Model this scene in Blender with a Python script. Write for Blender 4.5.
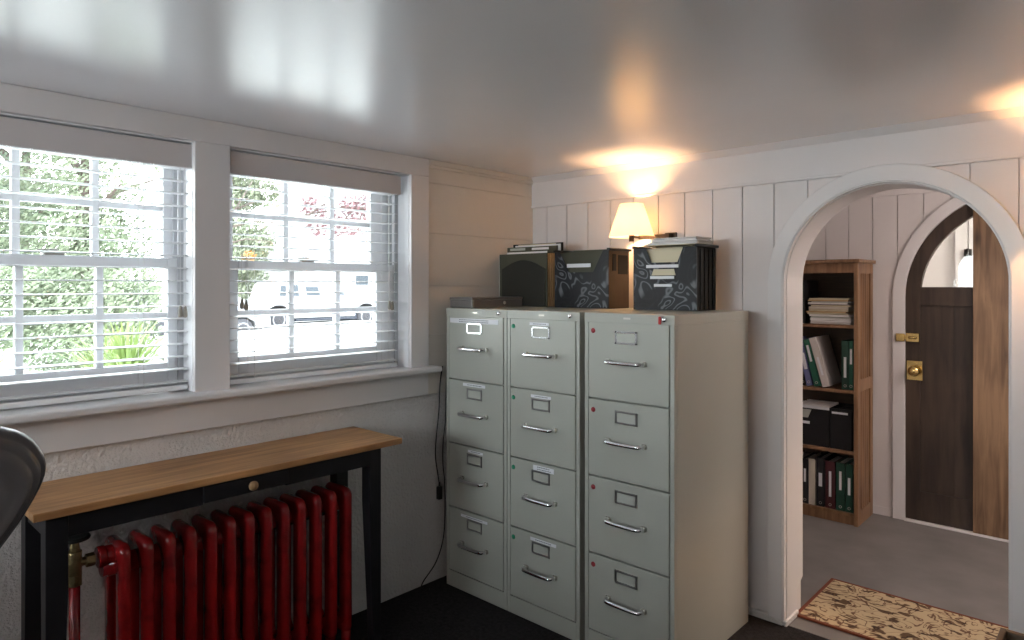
import bpy, bmesh, math, random
from mathutils import Vector, Matrix, noise
random.seed(7)
PI = math.pi
for o in list(bpy.data.objects): bpy.data.objects.remove(o)
S = bpy.context.scene
COL = S.collection

# ------------------------------------------------------------ camera
FPX = 671.4
cam = bpy.data.cameras.new('camera'); co = bpy.data.objects.new('camera', cam); COL.objects.link(co)
cam.sensor_width = 36; cam.lens = 36*FPX/1024; cam.clip_start = .02; cam.clip_end = 300
cam.shift_y = -34.0/1024
co.location = (2.42, -2.785, 1.39)
co.rotation_euler = (PI/2, 0, math.radians(42.72))
S.camera = co
# ------------------------------------------------------------ world, sun, exposure
S.view_settings.view_transform = 'Standard'; S.view_settings.look = 'None'
S.view_settings.gamma = 1; S.view_settings.use_curve_mapping = False
S.view_settings.exposure = 0.63
w = bpy.data.worlds.new('world'); S.world = w; w.use_nodes = True
wn = w.node_tree; wn.nodes.clear()
wo = wn.nodes.new('ShaderNodeOutputWorld'); bg = wn.nodes.new('ShaderNodeBackground')
tc = wn.nodes.new('ShaderNodeTexCoord'); sp = wn.nodes.new('ShaderNodeSeparateXYZ'); cr = wn.nodes.new('ShaderNodeValToRGB')
cr.color_ramp.elements[0].position = 0.0; cr.color_ramp.elements[0].color = (1, 1, 1, 1)
cr.color_ramp.elements[1].position = .8; cr.color_ramp.elements[1].color = (.80, .88, 1, 1)
wn.links.new(tc.outputs['Generated'], sp.inputs[0]); wn.links.new(sp.outputs['Z'], cr.inputs[0])
wn.links.new(cr.outputs[0], bg.inputs[0]); wn.links.new(bg.outputs[0], wo.inputs[0]); bg.inputs[1].default_value = 8.0

def light(name, kind, loc, energy, color, rot=(0, 0, 0), **k):
    l = bpy.data.lights.new(name, kind); o = bpy.data.objects.new(name, l); COL.objects.link(o)
    o.location = loc; o.rotation_euler = rot; l.energy = energy; l.color = color
    for a, b in k.items(): setattr(l, a, b)
    return o
light('sun', 'SUN', (0, 0, 9), 3.0, (1, .96, .9), (math.radians(38), math.radians(22), 0), angle=math.radians(6))
COOL = (.86, .93, 1.0)
# added fill light at the made-up window behind the camera (fill_window, front wall)
light('front_fill', 'AREA', (.78, -5.32, 1.60), 33, COOL, (PI/2, 0, 0), shape='RECTANGLE', size=1.3, size_y=.55)
# daylight just outside the two seen windows is the world itself
# ------------------------------------------------------------ materials
def mat(name, col, rough=.6, metal=0, var=0, vscale=6, bump=0, bscale=60, spec=.5, col2=None, stretch=None, coat=0, trans=0, bdetail=4, contrast=None):
    m = bpy.data.materials.new(name); m.use_nodes = True; nt = m.node_tree; N = nt.nodes; L = nt.links
    b = N['Principled BSDF']; b.inputs['Base Color'].default_value = (*col, 1); b.inputs['Roughness'].default_value = rough
    b.inputs['Metallic'].default_value = metal; b.inputs['Specular IOR Level'].default_value = spec
    b.inputs['Coat Weight'].default_value = coat; b.inputs['Coat Roughness'].default_value = .12 if name != 'ceiling_paint' else .22
    t = N.new('ShaderNodeTexCoord'); mp = N.new('ShaderNodeMapping'); L.new(t.outputs['Object'], mp.inputs[0])
    if stretch: mp.inputs['Scale'].default_value = stretch
    if var or col2:
        n = N.new('ShaderNodeTexNoise'); n.inputs['Scale'].default_value = vscale; n.inputs['Detail'].default_value = 5
        L.new(mp.outputs[0], n.inputs['Vector']); r = N.new('ShaderNodeValToRGB')
        a, c = contrast or (.3, .7)
        r.color_ramp.elements[0].position = a; r.color_ramp.elements[1].position = c
        c2 = col2 or tuple(x*(1-var) for x in col)
        r.color_ramp.elements[0].color = (*c2, 1); r.color_ramp.elements[1].color = (*col, 1)
        L.new(n.outputs['Fac'], r.inputs[0]); L.new(r.outputs[0], b.inputs['Base Color'])
    if bump:
        n2 = N.new('ShaderNodeTexNoise'); n2.inputs['Scale'].default_value = bscale; n2.inputs['Detail'].default_value = bdetail
        L.new(mp.outputs[0], n2.inputs['Vector']); bp = N.new('ShaderNodeBump'); bp.inputs['Strength'].default_value = bump
        bp.inputs['Distance'].default_value = .01 if name != 'rough_plaster' else .012
        L.new(n2.outputs['Fac'], bp.inputs['Height']); L.new(bp.outputs[0], b.inputs['Normal'])
    return m
M = {}
M['white'] = mat('white_paint', (.74, .71, .715), .45, var=.05, vscale=3, bump=.05, bscale=25)
M['trimwhite'] = mat('trim_paint', (.74, .725, .735), .32, var=.04, vscale=4, bump=.04, bscale=30)
M['plaster'] = mat('rough_plaster', (.74, .72, .71), .65, var=.08, vscale=5, bump=.9, bscale=75)
M['smoothplaster'] = mat('smooth_plaster', (.70, .66, .61), .5, var=.05, vscale=2, bump=.16, bscale=18)
M['ceiling'] = mat('ceiling_paint', (.89, .87, .90), .27, var=.04, vscale=2, bump=.03, bscale=9, spec=.8, coat=.35)
M['carpet'] = mat('black_carpet', (.034, .031, .032), .95, var=.5, vscale=60, bump=.6, bscale=220, spec=.1)
M['greyfloor'] = mat('grey_painted_concrete', (.20, .185, .18), .55, var=.22, vscale=5, bump=.08, bscale=20)
M['vinyl'] = mat('white_vinyl', (.80, .81, .84), .35)
M['vinylgrey'] = mat('grey_vinyl_track', (.50, .51, .54), .4)
M['slat'] = mat('blind_white', (.84, .85, .87), .4)
M['valance'] = mat('blind_valance', (.62, .59, .60), .5)
M['cord'] = mat('white_cord', (.75, .75, .75), .7)
M['tassel'] = mat('tassel_grey', (.36, .34, .30), .5)
M['cabinet'] = mat('cabinet_enamel', (.405, .418, .378), .36, var=.04, vscale=3, bump=.04, bscale=120)
M['gap'] = mat('dark_gap', (.03, .03, .03), .7)
M['chrome'] = mat('chrome', (.80, .80, .82), .16, 1)
M['darkchrome'] = mat('dark_chrome', (.36, .36, .36), .3, 1)
M['nickel'] = mat('nickel', (.65, .63, .58), .3, 1)
M['paper'] = mat('paper_white', (.78, .77, .76), .7)
M['label'] = mat('label_paper', (.74, .76, .80), .6)
M['ink'] = mat('label_print', (.22, .23, .26), .7)
M['insert'] = mat('card_insert', (.43, .45, .41), .5)
M['green_dot'] = mat('green_sticker', (.02, .28, .15), .5)
M['red_dot'] = mat('red_sticker', (.28, .02, .03), .5)
M['redtag'] = mat('red_tag', (.5, .02, .02), .4)
M['radred'] = mat('red_radiator_enamel', (.33, .012, .014), .2, col2=(.19, .008, .010), vscale=14, contrast=(.28, .5), bump=.16, bscale=45, coat=.5)
M['brassold'] = mat('old_brass', (.33, .26, .13), .4, .9, var=.5, vscale=40, bump=.3, bscale=80)
M['brass'] = mat('bright_brass', (.75, .55, .22), .25, 1, var=.25, vscale=20)
M['blackiron'] = mat('black_iron', (.02, .02, .02), .4)
M['blackpaint'] = mat('black_table_paint', (.016, .016, .019), .42, var=.3, vscale=10, bump=.05, bscale=60, spec=.22)
M['blackleather'] = mat('black_leather', (.085, .085, .092), .34, bump=.02, bscale=240, coat=.3)
M['blackplastic'] = mat('black_plastic', (.02, .02, .022), .35, spec=.22)
M['blackmatte'] = mat('black_card', (.018, .018, .02), .5, var=.2, vscale=8, spec=.22)
M['pleat'] = mat('black_pleats', (.012, .012, .012), .7, spec=.22)
M['olive'] = mat('olive_card', (.085, .085, .06), .55, var=.15, vscale=8, spec=.22)
M['olivedark'] = mat('dark_olive_card', (.028, .028, .024), .5, spec=.22)
M['cream'] = mat('cream_folder', (.62, .56, .40), .6)
M['tan'] = mat('tan_folder', (.55, .38, .20), .6)
M['amber'] = mat('smoked_amber_side', (.16, .09, .035), .35, var=.5, vscale=9)
M['cashbox'] = mat('grey_box_enamel', (.17, .155, .15), .4, var=.1)
M['darkwoodbox'] = mat('dark_wood', (.07, .042, .022), .5, var=.4, vscale=8, stretch=(1, 8, 8))
M['bronze'] = mat('dark_bronze', (.08, .055, .04), .4, .6)
M['binderblue'] = mat('blue_binder', (.05, .07, .24), .4)
M['binderblue2'] = mat('slate_blue_binder', (.12, .14, .30), .4)
M['bindergreen'] = mat('green_binder', (.008, .11, .065), .4)
M['bindergreen2'] = mat('dark_green_binder', (.006, .055, .035), .4)
M['binderwhite'] = mat('white_binder', (.62, .58, .56), .45)
M['bindercream'] = mat('cream_binder', (.60, .55, .47), .5)
M['bindermaroon'] = mat('maroon_binder', (.07, .014, .02), .4)
M['binderblack'] = mat('black_binder', (.014, .014, .017), .4)
M['yellow'] = mat('yellow_note', (.75, .62, .20), .7)
M['blackhinge'] = mat('black_hinge', (.03, .027, .025), .5, .5)
M['leafgreen'] = mat('leaf_green', (0.088, 0.120, 0.068), .7, col2=(0.177, 0.203, 0.135), vscale=1.2)
M['leafdark'] = mat('leaf_deep_green', (0.044, 0.069, 0.044), .7, col2=(0.118, 0.147, 0.098), vscale=1.0)
M['leafpale'] = mat('leaf_pale_green', (0.118, 0.142, 0.083), .7, col2=(0.186, 0.206, 0.142), vscale=1.0)
M['lily'] = mat('daylily_leaf', (0.072, 0.132, 0.011), .6, col2=(0.166, 0.221, 0.066), vscale=3)
M['leafred'] = mat('maple_red_leaf', (0.069, 0.017, 0.022), .6, col2=(0.120, 0.056, 0.060), vscale=5)
M['bark'] = mat('bark', (0.086, 0.065, 0.054), .9, var=.4, vscale=12, bump=.6, bscale=20)
M['flower'] = mat('orange_flower', (0.306, 0.134, 0.019), .6)
M['lawn'] = mat('lawn', (.52, .53, .47), .9, col2=(.64, .64, .60), vscale=.6)
M['gravel'] = mat('pale_gravel', (0.330, 0.319, 0.303), .9, var=.15, vscale=3, bump=.4, bscale=30)
M['carwhite'] = mat('white_car_paint', (0.328, 0.332, 0.340), .25, coat=.6)
M['carglass'] = mat('dark_car_glass', (0.025, 0.035, 0.045), .6)
M['tyre'] = mat('tyre_rubber', (.05, .05, .055), .8, spec=.22)
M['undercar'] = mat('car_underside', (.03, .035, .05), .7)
M['alloy'] = mat('alloy_wheel', (0.300, 0.305, 0.320), .3, .4)
M['siding'] = mat('white_siding', (0.306, 0.306, 0.306), .6)
M['shingle'] = mat('grey_shingles', (0.168, 0.168, 0.172), .9, var=.15)

def wood(name, a, b, stretch, rough=.5, scale=5, dist=3, knots=False, bump=.08):
    m = bpy.data.materials.new(name); m.use_nodes = True; nt = m.node_tree; N = nt.nodes; L = nt.links; p = N['Principled BSDF']
    t = N.new('ShaderNodeTexCoord'); mp = N.new('ShaderNodeMapping'); mp.inputs['Scale'].default_value = stretch
    L.new(t.outputs['Object'], mp.inputs[0]); n = N.new('ShaderNodeTexNoise'); n.inputs['Scale'].default_value = scale
    n.inputs['Detail'].default_value = 8; n.inputs['Distortion'].default_value = dist*.25; L.new(mp.outputs[0], n.inputs['Vector'])
    n1 = N.new('ShaderNodeTexNoise'); n1.inputs['Scale'].default_value = 2.2; n1.inputs['Detail'].default_value = 3; L.new(t.outputs['Object'], n1.inputs['Vector'])
    mx = N.new('ShaderNodeMath'); mx.operation = 'MULTIPLY_ADD'; mx.inputs[1].default_value = .45
    ad = N.new('ShaderNodeMath'); ad.operation = 'MULTIPLY'; ad.inputs[1].default_value = .6
    L.new(n.outputs['Fac'], ad.inputs[0]); L.new(n1.outputs['Fac'], mx.inputs[0]); L.new(ad.outputs[0], mx.inputs[2])
    r = N.new('ShaderNodeValToRGB'); r.color_ramp.elements[0].position = .36; r.color_ramp.elements[1].position = .66
    r.color_ramp.elements[0].color = (*a, 1); r.color_ramp.elements[1].color = (*b, 1)
    L.new(mx.outputs[0], r.inputs[0]); last = r.outputs[0]
    if knots:
        v = N.new('ShaderNodeTexVoronoi'); v.inputs['Scale'].default_value = knots[0]; mp2 = N.new('ShaderNodeMapping'); mp2.inputs['Scale'].default_value = knots[1]
        L.new(t.outputs['Object'], mp2.inputs[0]); L.new(mp2.outputs[0], v.inputs['Vector'])
        r2 = N.new('ShaderNodeValToRGB'); r2.color_ramp.elements[0].position = .05; r2.color_ramp.elements[1].position = .14
        r2.color_ramp.elements[0].color = (.25, .2, .17, 1); r2.color_ramp.elements[1].color = (1, 1, 1, 1); L.new(v.outputs['Distance'], r2.inputs[0])
        mm = N.new('ShaderNodeMix'); mm.data_type = 'RGBA'; mm.blend_type = 'MULTIPLY'; mm.inputs[0].default_value = 1
        L.new(last, mm.inputs[6]); L.new(r2.outputs[0], mm.inputs[7]); last = mm.outputs[2]
    L.new(last, p.inputs['Base Color']); p.inputs['Roughness'].default_value = rough
    bp = N.new('ShaderNodeBump'); bp.inputs['Strength'].default_value = bump; bp.inputs['Distance'].default_value = .01
    L.new(mx.outputs[0], bp.inputs['Height']); L.new(bp.outputs[0], p.inputs['Normal'])
    return m
M['tablewood'] = wood('honey_table_wood', (.20, .085, .028), (.52, .28, .115), (14, .9, 14), .38, 4, 2, knots=(3.2, (1.6, .5, 1)))
M['oak'] = wood('oak_bookcase', (.15, .075, .035), (.33, .185, .095), (9, 9, .8), .42, 4, 2)
M['doordark'] = wood('dark_stained_door', (.016, .009, .006), (.062, .038, .025), (7, 7, .6), .6, 4, 2, bump=.15)
M['pine'] = wood('knotty_pine', (.09, .045, .02), (.29, .17, .09), (9, 9, .7), .5, 4, 3, knots=(2.2, (2.6, 1, .9)))

def tex_mat_rug():
    m = bpy.data.materials.new('patterned_rug'); m.use_nodes = True; N = m.node_tree.nodes; L = m.node_tree.links; p = N['Principled BSDF']
    t = N.new('ShaderNodeTexCoord')
    n = N.new('ShaderNodeTexNoise'); n.inputs['Scale'].default_value = 10; n.inputs['Detail'].default_value = 1.5; n.inputs['Distortion'].default_value = 2.2; L.new(t.outputs['Object'], n.inputs['Vector'])
    r = N.new('ShaderNodeValToRGB'); e = r.color_ramp.elements; e[0].position = .458; e[0].color = (.50, .38, .23, 1); e[1].position = .478; e[1].color = (.13, .06, .03, 1)
    a = e.new(.508); a.color = (.13, .06, .03, 1); b = e.new(.528); b.color = (.50, .38, .23, 1)
    L.new(n.outputs['Fac'], r.inputs[0])
    n2 = N.new('ShaderNodeTexNoise'); n2.inputs['Scale'].default_value = 20; n2.inputs['Detail'].default_value = 1; n2.inputs['Distortion'].default_value = .6
    mp = N.new('ShaderNodeMapping'); mp.inputs['Scale'].default_value = (.7, 1.5, 1); L.new(t.outputs['Object'], mp.inputs[0]); L.new(mp.outputs[0], n2.inputs['Vector'])
    r2 = N.new('ShaderNodeValToRGB'); e = r2.color_ramp.elements; e[0].position = .37; e[0].color = (.20, .13, .08, 1); e[1].position = .40; e[1].color = (1, 1, 1, 1)
    L.new(n2.outputs['Fac'], r2.inputs[0])
    mx = N.new('ShaderNodeMix'); mx.data_type = 'RGBA'; mx.blend_type = 'MULTIPLY'; mx.inputs[0].default_value = 1
    L.new(r.outputs[0], mx.inputs[6]); L.new(r2.outputs[0], mx.inputs[7]); L.new(mx.outputs[2], p.inputs['Base Color']); p.inputs['Roughness'].default_value = .95
    n3 = N.new('ShaderNodeTexNoise'); n3.inputs['Scale'].default_value = 250; L.new(t.outputs['Object'], n3.inputs['Vector'])
    bp = N.new('ShaderNodeBump'); bp.inputs['Strength'].default_value = .4; bp.inputs['Distance'].default_value = .005
    L.new(n3.outputs['Fac'], bp.inputs['Height']); L.new(bp.outputs[0], p.inputs['Normal'])
    return m
M['rug'] = tex_mat_rug(); M['rugedge'] = mat('rust_rug_binding', (.17, .045, .02), .95, bump=.3, bscale=200)

def tex_mat_marble():
    m = bpy.data.materials.new('black_marbled_card'); m.use_nodes = True; N = m.node_tree.nodes; L = m.node_tree.links; p = N['Principled BSDF']
    t = N.new('ShaderNodeTexCoord')
    n = N.new('ShaderNodeTexNoise'); n.inputs['Scale'].default_value = 3.6; n.inputs['Detail'].default_value = 1; n.inputs['Distortion'].default_value = 2.5; L.new(t.outputs['Object'], n.inputs['Vector'])
    wv = N.new('ShaderNodeMath'); wv.operation = 'MULTIPLY'; wv.inputs[1].default_value = 55; L.new(n.outputs['Fac'], wv.inputs[0])
    sn = N.new('ShaderNodeMath'); sn.operation = 'SINE'; L.new(wv.outputs[0], sn.inputs[0])
    r = N.new('ShaderNodeValToRGB'); e = r.color_ramp.elements; e[0].position = .35; e[0].color = (.018, .021, .026, 1); e[1].position = .98; e[1].color = (.15, .16, .18, 1)
    L.new(sn.outputs[0], r.inputs[0])
    n2 = N.new('ShaderNodeTexNoise'); n2.inputs['Scale'].default_value = 5; L.new(t.outputs['Object'], n2.inputs['Vector'])
    r2 = N.new('ShaderNodeValToRGB'); e = r2.color_ramp.elements; e[0].position = .45; e[0].color = (.028, .031, .036, 1); e[1].position = .50; e[1].color = (1, 1, 1, 1)
    L.new(n2.outputs['Fac'], r2.inputs[0])
    mx = N.new('ShaderNodeMix'); mx.data_type = 'RGBA'; L.new(r2.outputs[0], mx.inputs[0]); mx.inputs[6].default_value = (.014, .015, .018, 1); L.new(r.outputs[0], mx.inputs[7])
    L.new(mx.outputs[2], p.inputs['Base Color']); p.inputs['Roughness'].default_value = .4; p.inputs['Specular IOR Level'].default_value = .3
    return m
M['marble'] = tex_mat_marble()

def glass_mat():
    m = bpy.data.materials.new('window_glass'); m.use_nodes = True; N = m.node_tree.nodes; L = m.node_tree.links; N.clear()
    o = N.new('ShaderNodeOutputMaterial'); t = N.new('ShaderNodeBsdfTransparent'); g = N.new('ShaderNodeBsdfGlossy'); g.inputs['Roughness'].default_value = .02
    x = N.new('ShaderNodeMixShader'); f = N.new('ShaderNodeFresnel'); f.inputs[0].default_value = 1.3
    t.inputs[0].default_value = (.96, .98, .97, 1)
    L.new(f.outputs[0], x.inputs[0]); L.new(t.outputs[0], x.inputs[1]); L.new(g.outputs[0], x.inputs[2]); L.new(x.outputs[0], o.inputs[0]); return m
M['glass'] = glass_mat()
def shade_mat():
    m = bpy.data.materials.new('lit_fabric_shade'); m.use_nodes = True; N = m.node_tree.nodes; L = m.node_tree.links; N.clear()
    o = N.new('ShaderNodeOutputMaterial'); d = N.new('ShaderNodeBsdfDiffuse'); t = N.new('ShaderNodeBsdfTranslucent'); x = N.new('ShaderNodeMixShader')
    e = N.new('ShaderNodeEmission'); e.inputs[0].default_value = (1, .72, .38, 1); e.inputs[1].default_value = .55
    a = N.new('ShaderNodeAddShader')
    d.inputs[0].default_value = (.7, .6, .45, 1); t.inputs[0].default_value = (.92, .78, .58, 1); x.inputs[0].default_value = .6
    L.new(d.outputs[0], x.inputs[1]); L.new(t.outputs[0], x.inputs[2]); L.new(x.outputs[0], a.inputs[0]); L.new(e.outputs[0], a.inputs[1]); L.new(a.outputs[0], o.inputs[0]); return m
M['shade'] = shade_mat()
def emis(name, c, s):
    m = bpy.data.materials.new(name); m.use_nodes = True; N = m.node_tree.nodes; N.clear()
    o = N.new('ShaderNodeOutputMaterial'); e = N.new('ShaderNodeEmission'); e.inputs[0].default_value = (*c, 1); e.inputs[1].default_value = s
    m.node_tree.links.new(e.outputs[0], o.inputs[0]); return m
M['bulb'] = emis('lit_bulb', (1, .75, .45), 12)
M['fillglass'] = emis('fill_lamp_glass', (1, .93, .85), 3)  # glow of the added fill lamps

# ------------------------------------------------------------ mesh helpers
ZP = [(0, 0), (.088, .075), (.442, .424), (.806, .781), (1.198, 1.172), (1.56, 1.537), (2.0, 1.978), (2.2, 2.178)]
ZM = True
def zmap(z):      # heights as read off the walls -> heights above the floor
    if z <= 0: return z
    for (a, b), (c, d) in zip(ZP, ZP[1:]):
        if z <= c: return b+(d-b)*(z-a)/(c-a)
    return z-.022
class MB:
    def __init__(s): s.v = []; s.f = []; s.sm = []
    def add(s, vs, fs, smooth=False):
        n = len(s.v); s.v += [tuple(v) for v in vs]; s.f += [tuple(i+n for i in f) for f in fs]; s.sm += [smooth]*len(fs); return s
    def box(s, x0, x1, y0, y1, z0, z1, rot=None, piv=None):
        if x0 > x1: x0, x1 = x1, x0
        if y0 > y1: y0, y1 = y1, y0
        if z0 > z1: z0, z1 = z1, z0
        vs = [Vector((x, y, z)) for z in (z0, z1) for y in (y0, y1) for x in (x0, x1)]
        if rot:
            c = Vector(piv) if piv else Vector(((x0+x1)/2, (y0+y1)/2, (z0+z1)/2))
            vs = [rot @ (v-c)+c for v in vs]
        return s.add(vs, [(0, 2, 3, 1), (4, 5, 7, 6), (0, 1, 5, 4), (2, 6, 7, 3), (0, 4, 6, 2), (1, 3, 7, 5)])
    def prism(s, poly, axis, a, b, smooth=False):
        # poly: 2D points in the two remaining axes (order x,y,z minus axis)
        def P(p, t):
            q = list(p); q.insert(axis, t); return q
        n = len(poly); vs = [P(p, a) for p in poly]+[P(p, b) for p in poly]
        fs = [tuple(range(n))[::-1], tuple(range(n, 2*n))]
        s.add(vs, fs); base = len(s.v)-2*n
        for i in range(n):
            j = (i+1) % n; s.f.append((base+i, base+j, base+n+j, base+n+i)); s.sm.append(smooth)
        return s
    def tube(s, pts, r, n=10, caps=True, smooth=True):
        pts = [Vector(p) for p in pts]; rs = r if isinstance(r, (list, tuple)) else [r]*len(pts)
        ref = None; rings = []
        for i, p in enumerate(pts):
            d = (pts[min(i+1, len(pts)-1)]-pts[max(i-1, 0)])
            d = d.normalized() if d.length > 1e-9 else Vector((0, 0, 1))
            if ref is None: ref = d.orthogonal().normalized()
            ref = (ref-d*ref.dot(d)); ref = ref.normalized() if ref.length > 1e-6 else d.orthogonal().normalized()
            u = d.cross(ref)
            rings.append([p+(ref*math.cos(2*PI*k/n)+u*math.sin(2*PI*k/n))*rs[i] for k in range(n)])
        vs = [v for R in rings for v in R]; fs = []
        for i in range(len(rings)-1):
            for k in range(n): fs.append((i*n+k, i*n+(k+1) % n, (i+1)*n+(k+1) % n, (i+1)*n+k))
        s.add(vs, fs, smooth)
        if caps:
            b = len(s.v)-len(vs); s.f += [tuple(b+k for k in range(n))[::-1], tuple(b+len(vs)-n+k for k in range(n))]; s.sm += [False]*2
        return s
    def cyl(s, a, b, r, n=20, r2=None): return s.tube([a, b], [r, r if r2 is None else r2], n)
    def lathe(s, prof, c, axis='z', n=24, smooth=True):
        vs = []
        for r, h in prof:
            for k in range(n):
                a = 2*PI*k/n; x, y, z = r*math.cos(a), r*math.sin(a), h
                if axis == 'y': x, y, z = x, z, y
                if axis == 'x': x, y, z = z, x, y
                vs.append((c[0]+x, c[1]+y, c[2]+z))
        fs = [(i*n+k, i*n+(k+1) % n, (i+1)*n+(k+1) % n, (i+1)*n+k) for i in range(len(prof)-1) for k in range(n)]
        return s.add(vs, fs, smooth)
    def build(s, name, m, parent=None, bevel=0, seg=2, kind=None):
        if ZM: s.v = [(x, y, zmap(z)) for x, y, z in s.v]
        me = bpy.data.meshes.new(name); me.from_pydata(s.v, [], s.f); me.update()
        bm = bmesh.new(); bm.from_mesh(me); bmesh.ops.recalc_face_normals(bm, faces=bm.faces); bm.to_mesh(me); bm.free()
        me.polygons.foreach_set('use_smooth', s.sm)
        me.materials.append(M[m] if isinstance(m, str) else m)
        o = bpy.data.objects.new(name, me); COL.objects.link(o)
        if parent: o.parent = parent
        if bevel:
            b = o.modifiers.new('bevel', 'BEVEL'); b.width = bevel; b.segments = seg; b.limit_method = 'ANGLE'; b.angle_limit = math.radians(40)
            b.harden_normals = False
        if kind: o['kind'] = kind
        return o
def B(*a): return MB().box(*a)
def thing(name, label, cat, loc=(0, 0, 0), rz=0, group=None, kind=None):
    o = bpy.data.objects.new(name, None); COL.objects.link(o); o.location = loc; o.rotation_euler = (0, 0, rz); o.empty_display_size = .05
    if label: o['label'] = label; o['category'] = cat
    if group: o['group'] = group
    if kind: o['kind'] = kind
    return o
def tag(o, label, cat, group=None):
    o['label'] = label; o['category'] = cat
    if group: o['group'] = group
    return o
def dup(o, parent=None):
    c = o.copy(); COL.objects.link(c)
    if parent: c.parent = parent
    for ch in o.children: dup(ch, c)
    return c
def smooth_path(pts, k=6):
    P = [Vector(p) for p in pts]; out = []
    for i in range(len(P)-1):
        a, b, c, d = P[max(i-1, 0)], P[i], P[i+1], P[min(i+2, len(P)-1)]
        for j in range(k):
            t = j/k; out.append(.5*((2*b)+(c-a)*t+(2*a-5*b+4*c-d)*t*t+(3*b-a-3*c+d)*t**3))
    out.append(P[-1]); return out
def arch_pts(xc, zc, r, n=40): return [(xc-r*math.cos(PI*k/n), zc+r*math.sin(PI*k/n)) for k in range(n+1)]
def arch_wall(mb, x0, x1, z0, z1, xc, r, zc, y0, y1, n=40):
    mb.box(x0, xc-r, y0, y1, z0, z1); mb.box(xc+r, x1, y0, y1, z0, z1)
    P = arch_pts(xc, zc, r, n)
    for (a, za), (b, zb) in zip(P, P[1:]):
        mb.prism([(a, za), (b, zb), (b, z1), (a, z1)], 1, y0, y1)
    return mb
def arch_band(mb, xc, zc, ri, ro, z0, y0, y1, n=48):
    I = [(xc-ri, z0)]+arch_pts(xc, zc, ri, n)+[(xc+ri, z0)]; O = [(xc-ro, z0)]+arch_pts(xc, zc, ro, n)+[(xc+ro, z0)]
    k = len(I); vs = []
    for (a, b), (c, d) in zip(I, O): vs += [(a, y0, b), (c, y0, d), (c, y1, d), (a, y1, b)]
    fs = []
    for i in range(k-1):
        for j in range(4): fs.append((i*4+j, i*4+(j+1) % 4, (i+1)*4+(j+1) % 4, (i+1)*4+j))
    fs += [(0, 1, 2, 3), ((k-1)*4+3, (k-1)*4+2, (k-1)*4+1, (k-1)*4)]
    return mb.add(vs, fs)

# ------------------------------------------------------------ room shell
CZ = 2.0; XR = 4.6; YF = -5.2; CX, CR, CZC = 1.7485, .3715, 1.426      # near arch
WY = [(-2.652, -1.815), (-1.691, -.858)]; WZ0, WZ1 = 1.04, 1.925
B(-.3, XR+.2, YF-.2, 0.0, -.12, 0).build('floor', 'carpet', kind='structure')
B(0.1, 3.4, 0.0, 1.75, -.12, .002).build('floor_hall', 'greyfloor', kind='structure')
B(-.3, XR+.2, YF-.2, 3.2, CZ, CZ+.15).build('ceiling', 'ceiling', kind='structure')
# left wall with two window openings
mb = MB(); mb.box(-.22, 0, YF, 0.2, -.05, WZ0); mb.box(-.22, 0, YF, .2, WZ1, CZ)
mb.box(-.22, 0, YF, WY[0][0], WZ0, WZ1); mb.box(-.22, 0, WY[0][1], WY[1][0], WZ0, WZ1); mb.box(-.22, 0, WY[1][1], .2, WZ0, WZ1)
mb.build('wall_left', 'plaster', kind='structure')
# smooth painted stretch between window casing and corner, with board joints
mb = MB(); zz = [.91, 1.19, 1.415, 1.66, 1.895, 1.975]
for a, b in zip(zz, zz[1:]): mb.box(0, .012, -.754, 0, a, b-.0012)
mb.build('trim_1', 'smoothplaster', kind='structure', bevel=.001)
mb = MB(); mb.box(.0, .028, -.754, 0, 1.975, CZ); mb.box(0, .02, -.754, 0, 1.962, 1.976)
mb.build('trim_2', 'smoothplaster', kind='structure', bevel=.004)
# casing: head beam, posts, stool, apron
mb = MB(); mb.box(0, .022, YF+.5, -.755, 1.918, CZ); mb.build('trim_3', 'trimwhite', kind='structure', bevel=.003)
mb = MB(); mb.box(0, .020, WY[0][1], WY[1][0], WZ0, 1.918); mb.box(0, .020, WY[1][1], -.755, WZ0, 1.918); mb.box(0, .02, WY[0][0]-.12, WY[0][0], WZ0, 1.918)
mb.build('trim_4', 'trimwhite', kind='structure', bevel=.002)
B(-.11, .075, WY[0][0]-.14, -.717, 1.018, 1.045).build('trim_5', 'trimwhite', kind='structure', bevel=.009, seg=4)
B(0, .020, WY[0][0]-.12, -.757, .91, 1.02).build('trim_6', 'trimwhite', kind='structure', bevel=.003)
# other walls of the room, mostly behind the camera
def holed(axis, c0, c1, a0, a1, h):     # wall slab with one opening h=(a,b,z0,z1)
    mb = MB()
    for p0, p1, q0, q1 in ((a0, h[0], 0, CZ), (h[1], a1, 0, CZ), (h[0], h[1], 0, h[2]), (h[0], h[1], h[3], CZ)):
        if axis == 'x': mb.box(c0, c1, p0, p1, q0, q1)
        else: mb.box(p0, p1, c0, c1, q0, q1)
    return mb
holed('y', YF-.2, YF, -.22, XR+.2, (.1, 1.45, 1.32, 1.9)).build('wall_front', 'white', kind='structure')
B(XR, XR+.2, YF, 0, 0, CZ).build('wall_right', 'white', kind='structure')
# added, unseen window for the fill light: frame with glass
def simple_window(name, axis, c, a0, a1, z0, z1):
    t = thing(name, None, None, kind='structure'); mb = MB()
    def bx(p0, p1, q0, q1, d=.02):
        if axis == 'x': mb.box(c-d, c+d, p0, p1, q0, q1)
        else: mb.box(p0, p1, c-d, c+d, q0, q1)
    bx(a0, a0+.05, z0, z1); bx(a1-.05, a1, z0, z1); bx(a0, a1, z0, z0+.05); bx(a0, a1, z1-.05, z1)
    for k in (1, 2): bx(a0+(a1-a0)*k/3-.015, a0+(a1-a0)*k/3+.015, z0, z1, .015)
    mb.build('window_frame', 'vinyl', t); mb = MB(); bx(a0+.02, a1-.02, z0+.02, z1-.02, .002); mb.build('pane', 'glass', t)
simple_window('fill_window', 'y', YF-.06, .1, 1.45, 1.32, 1.9)
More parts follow.
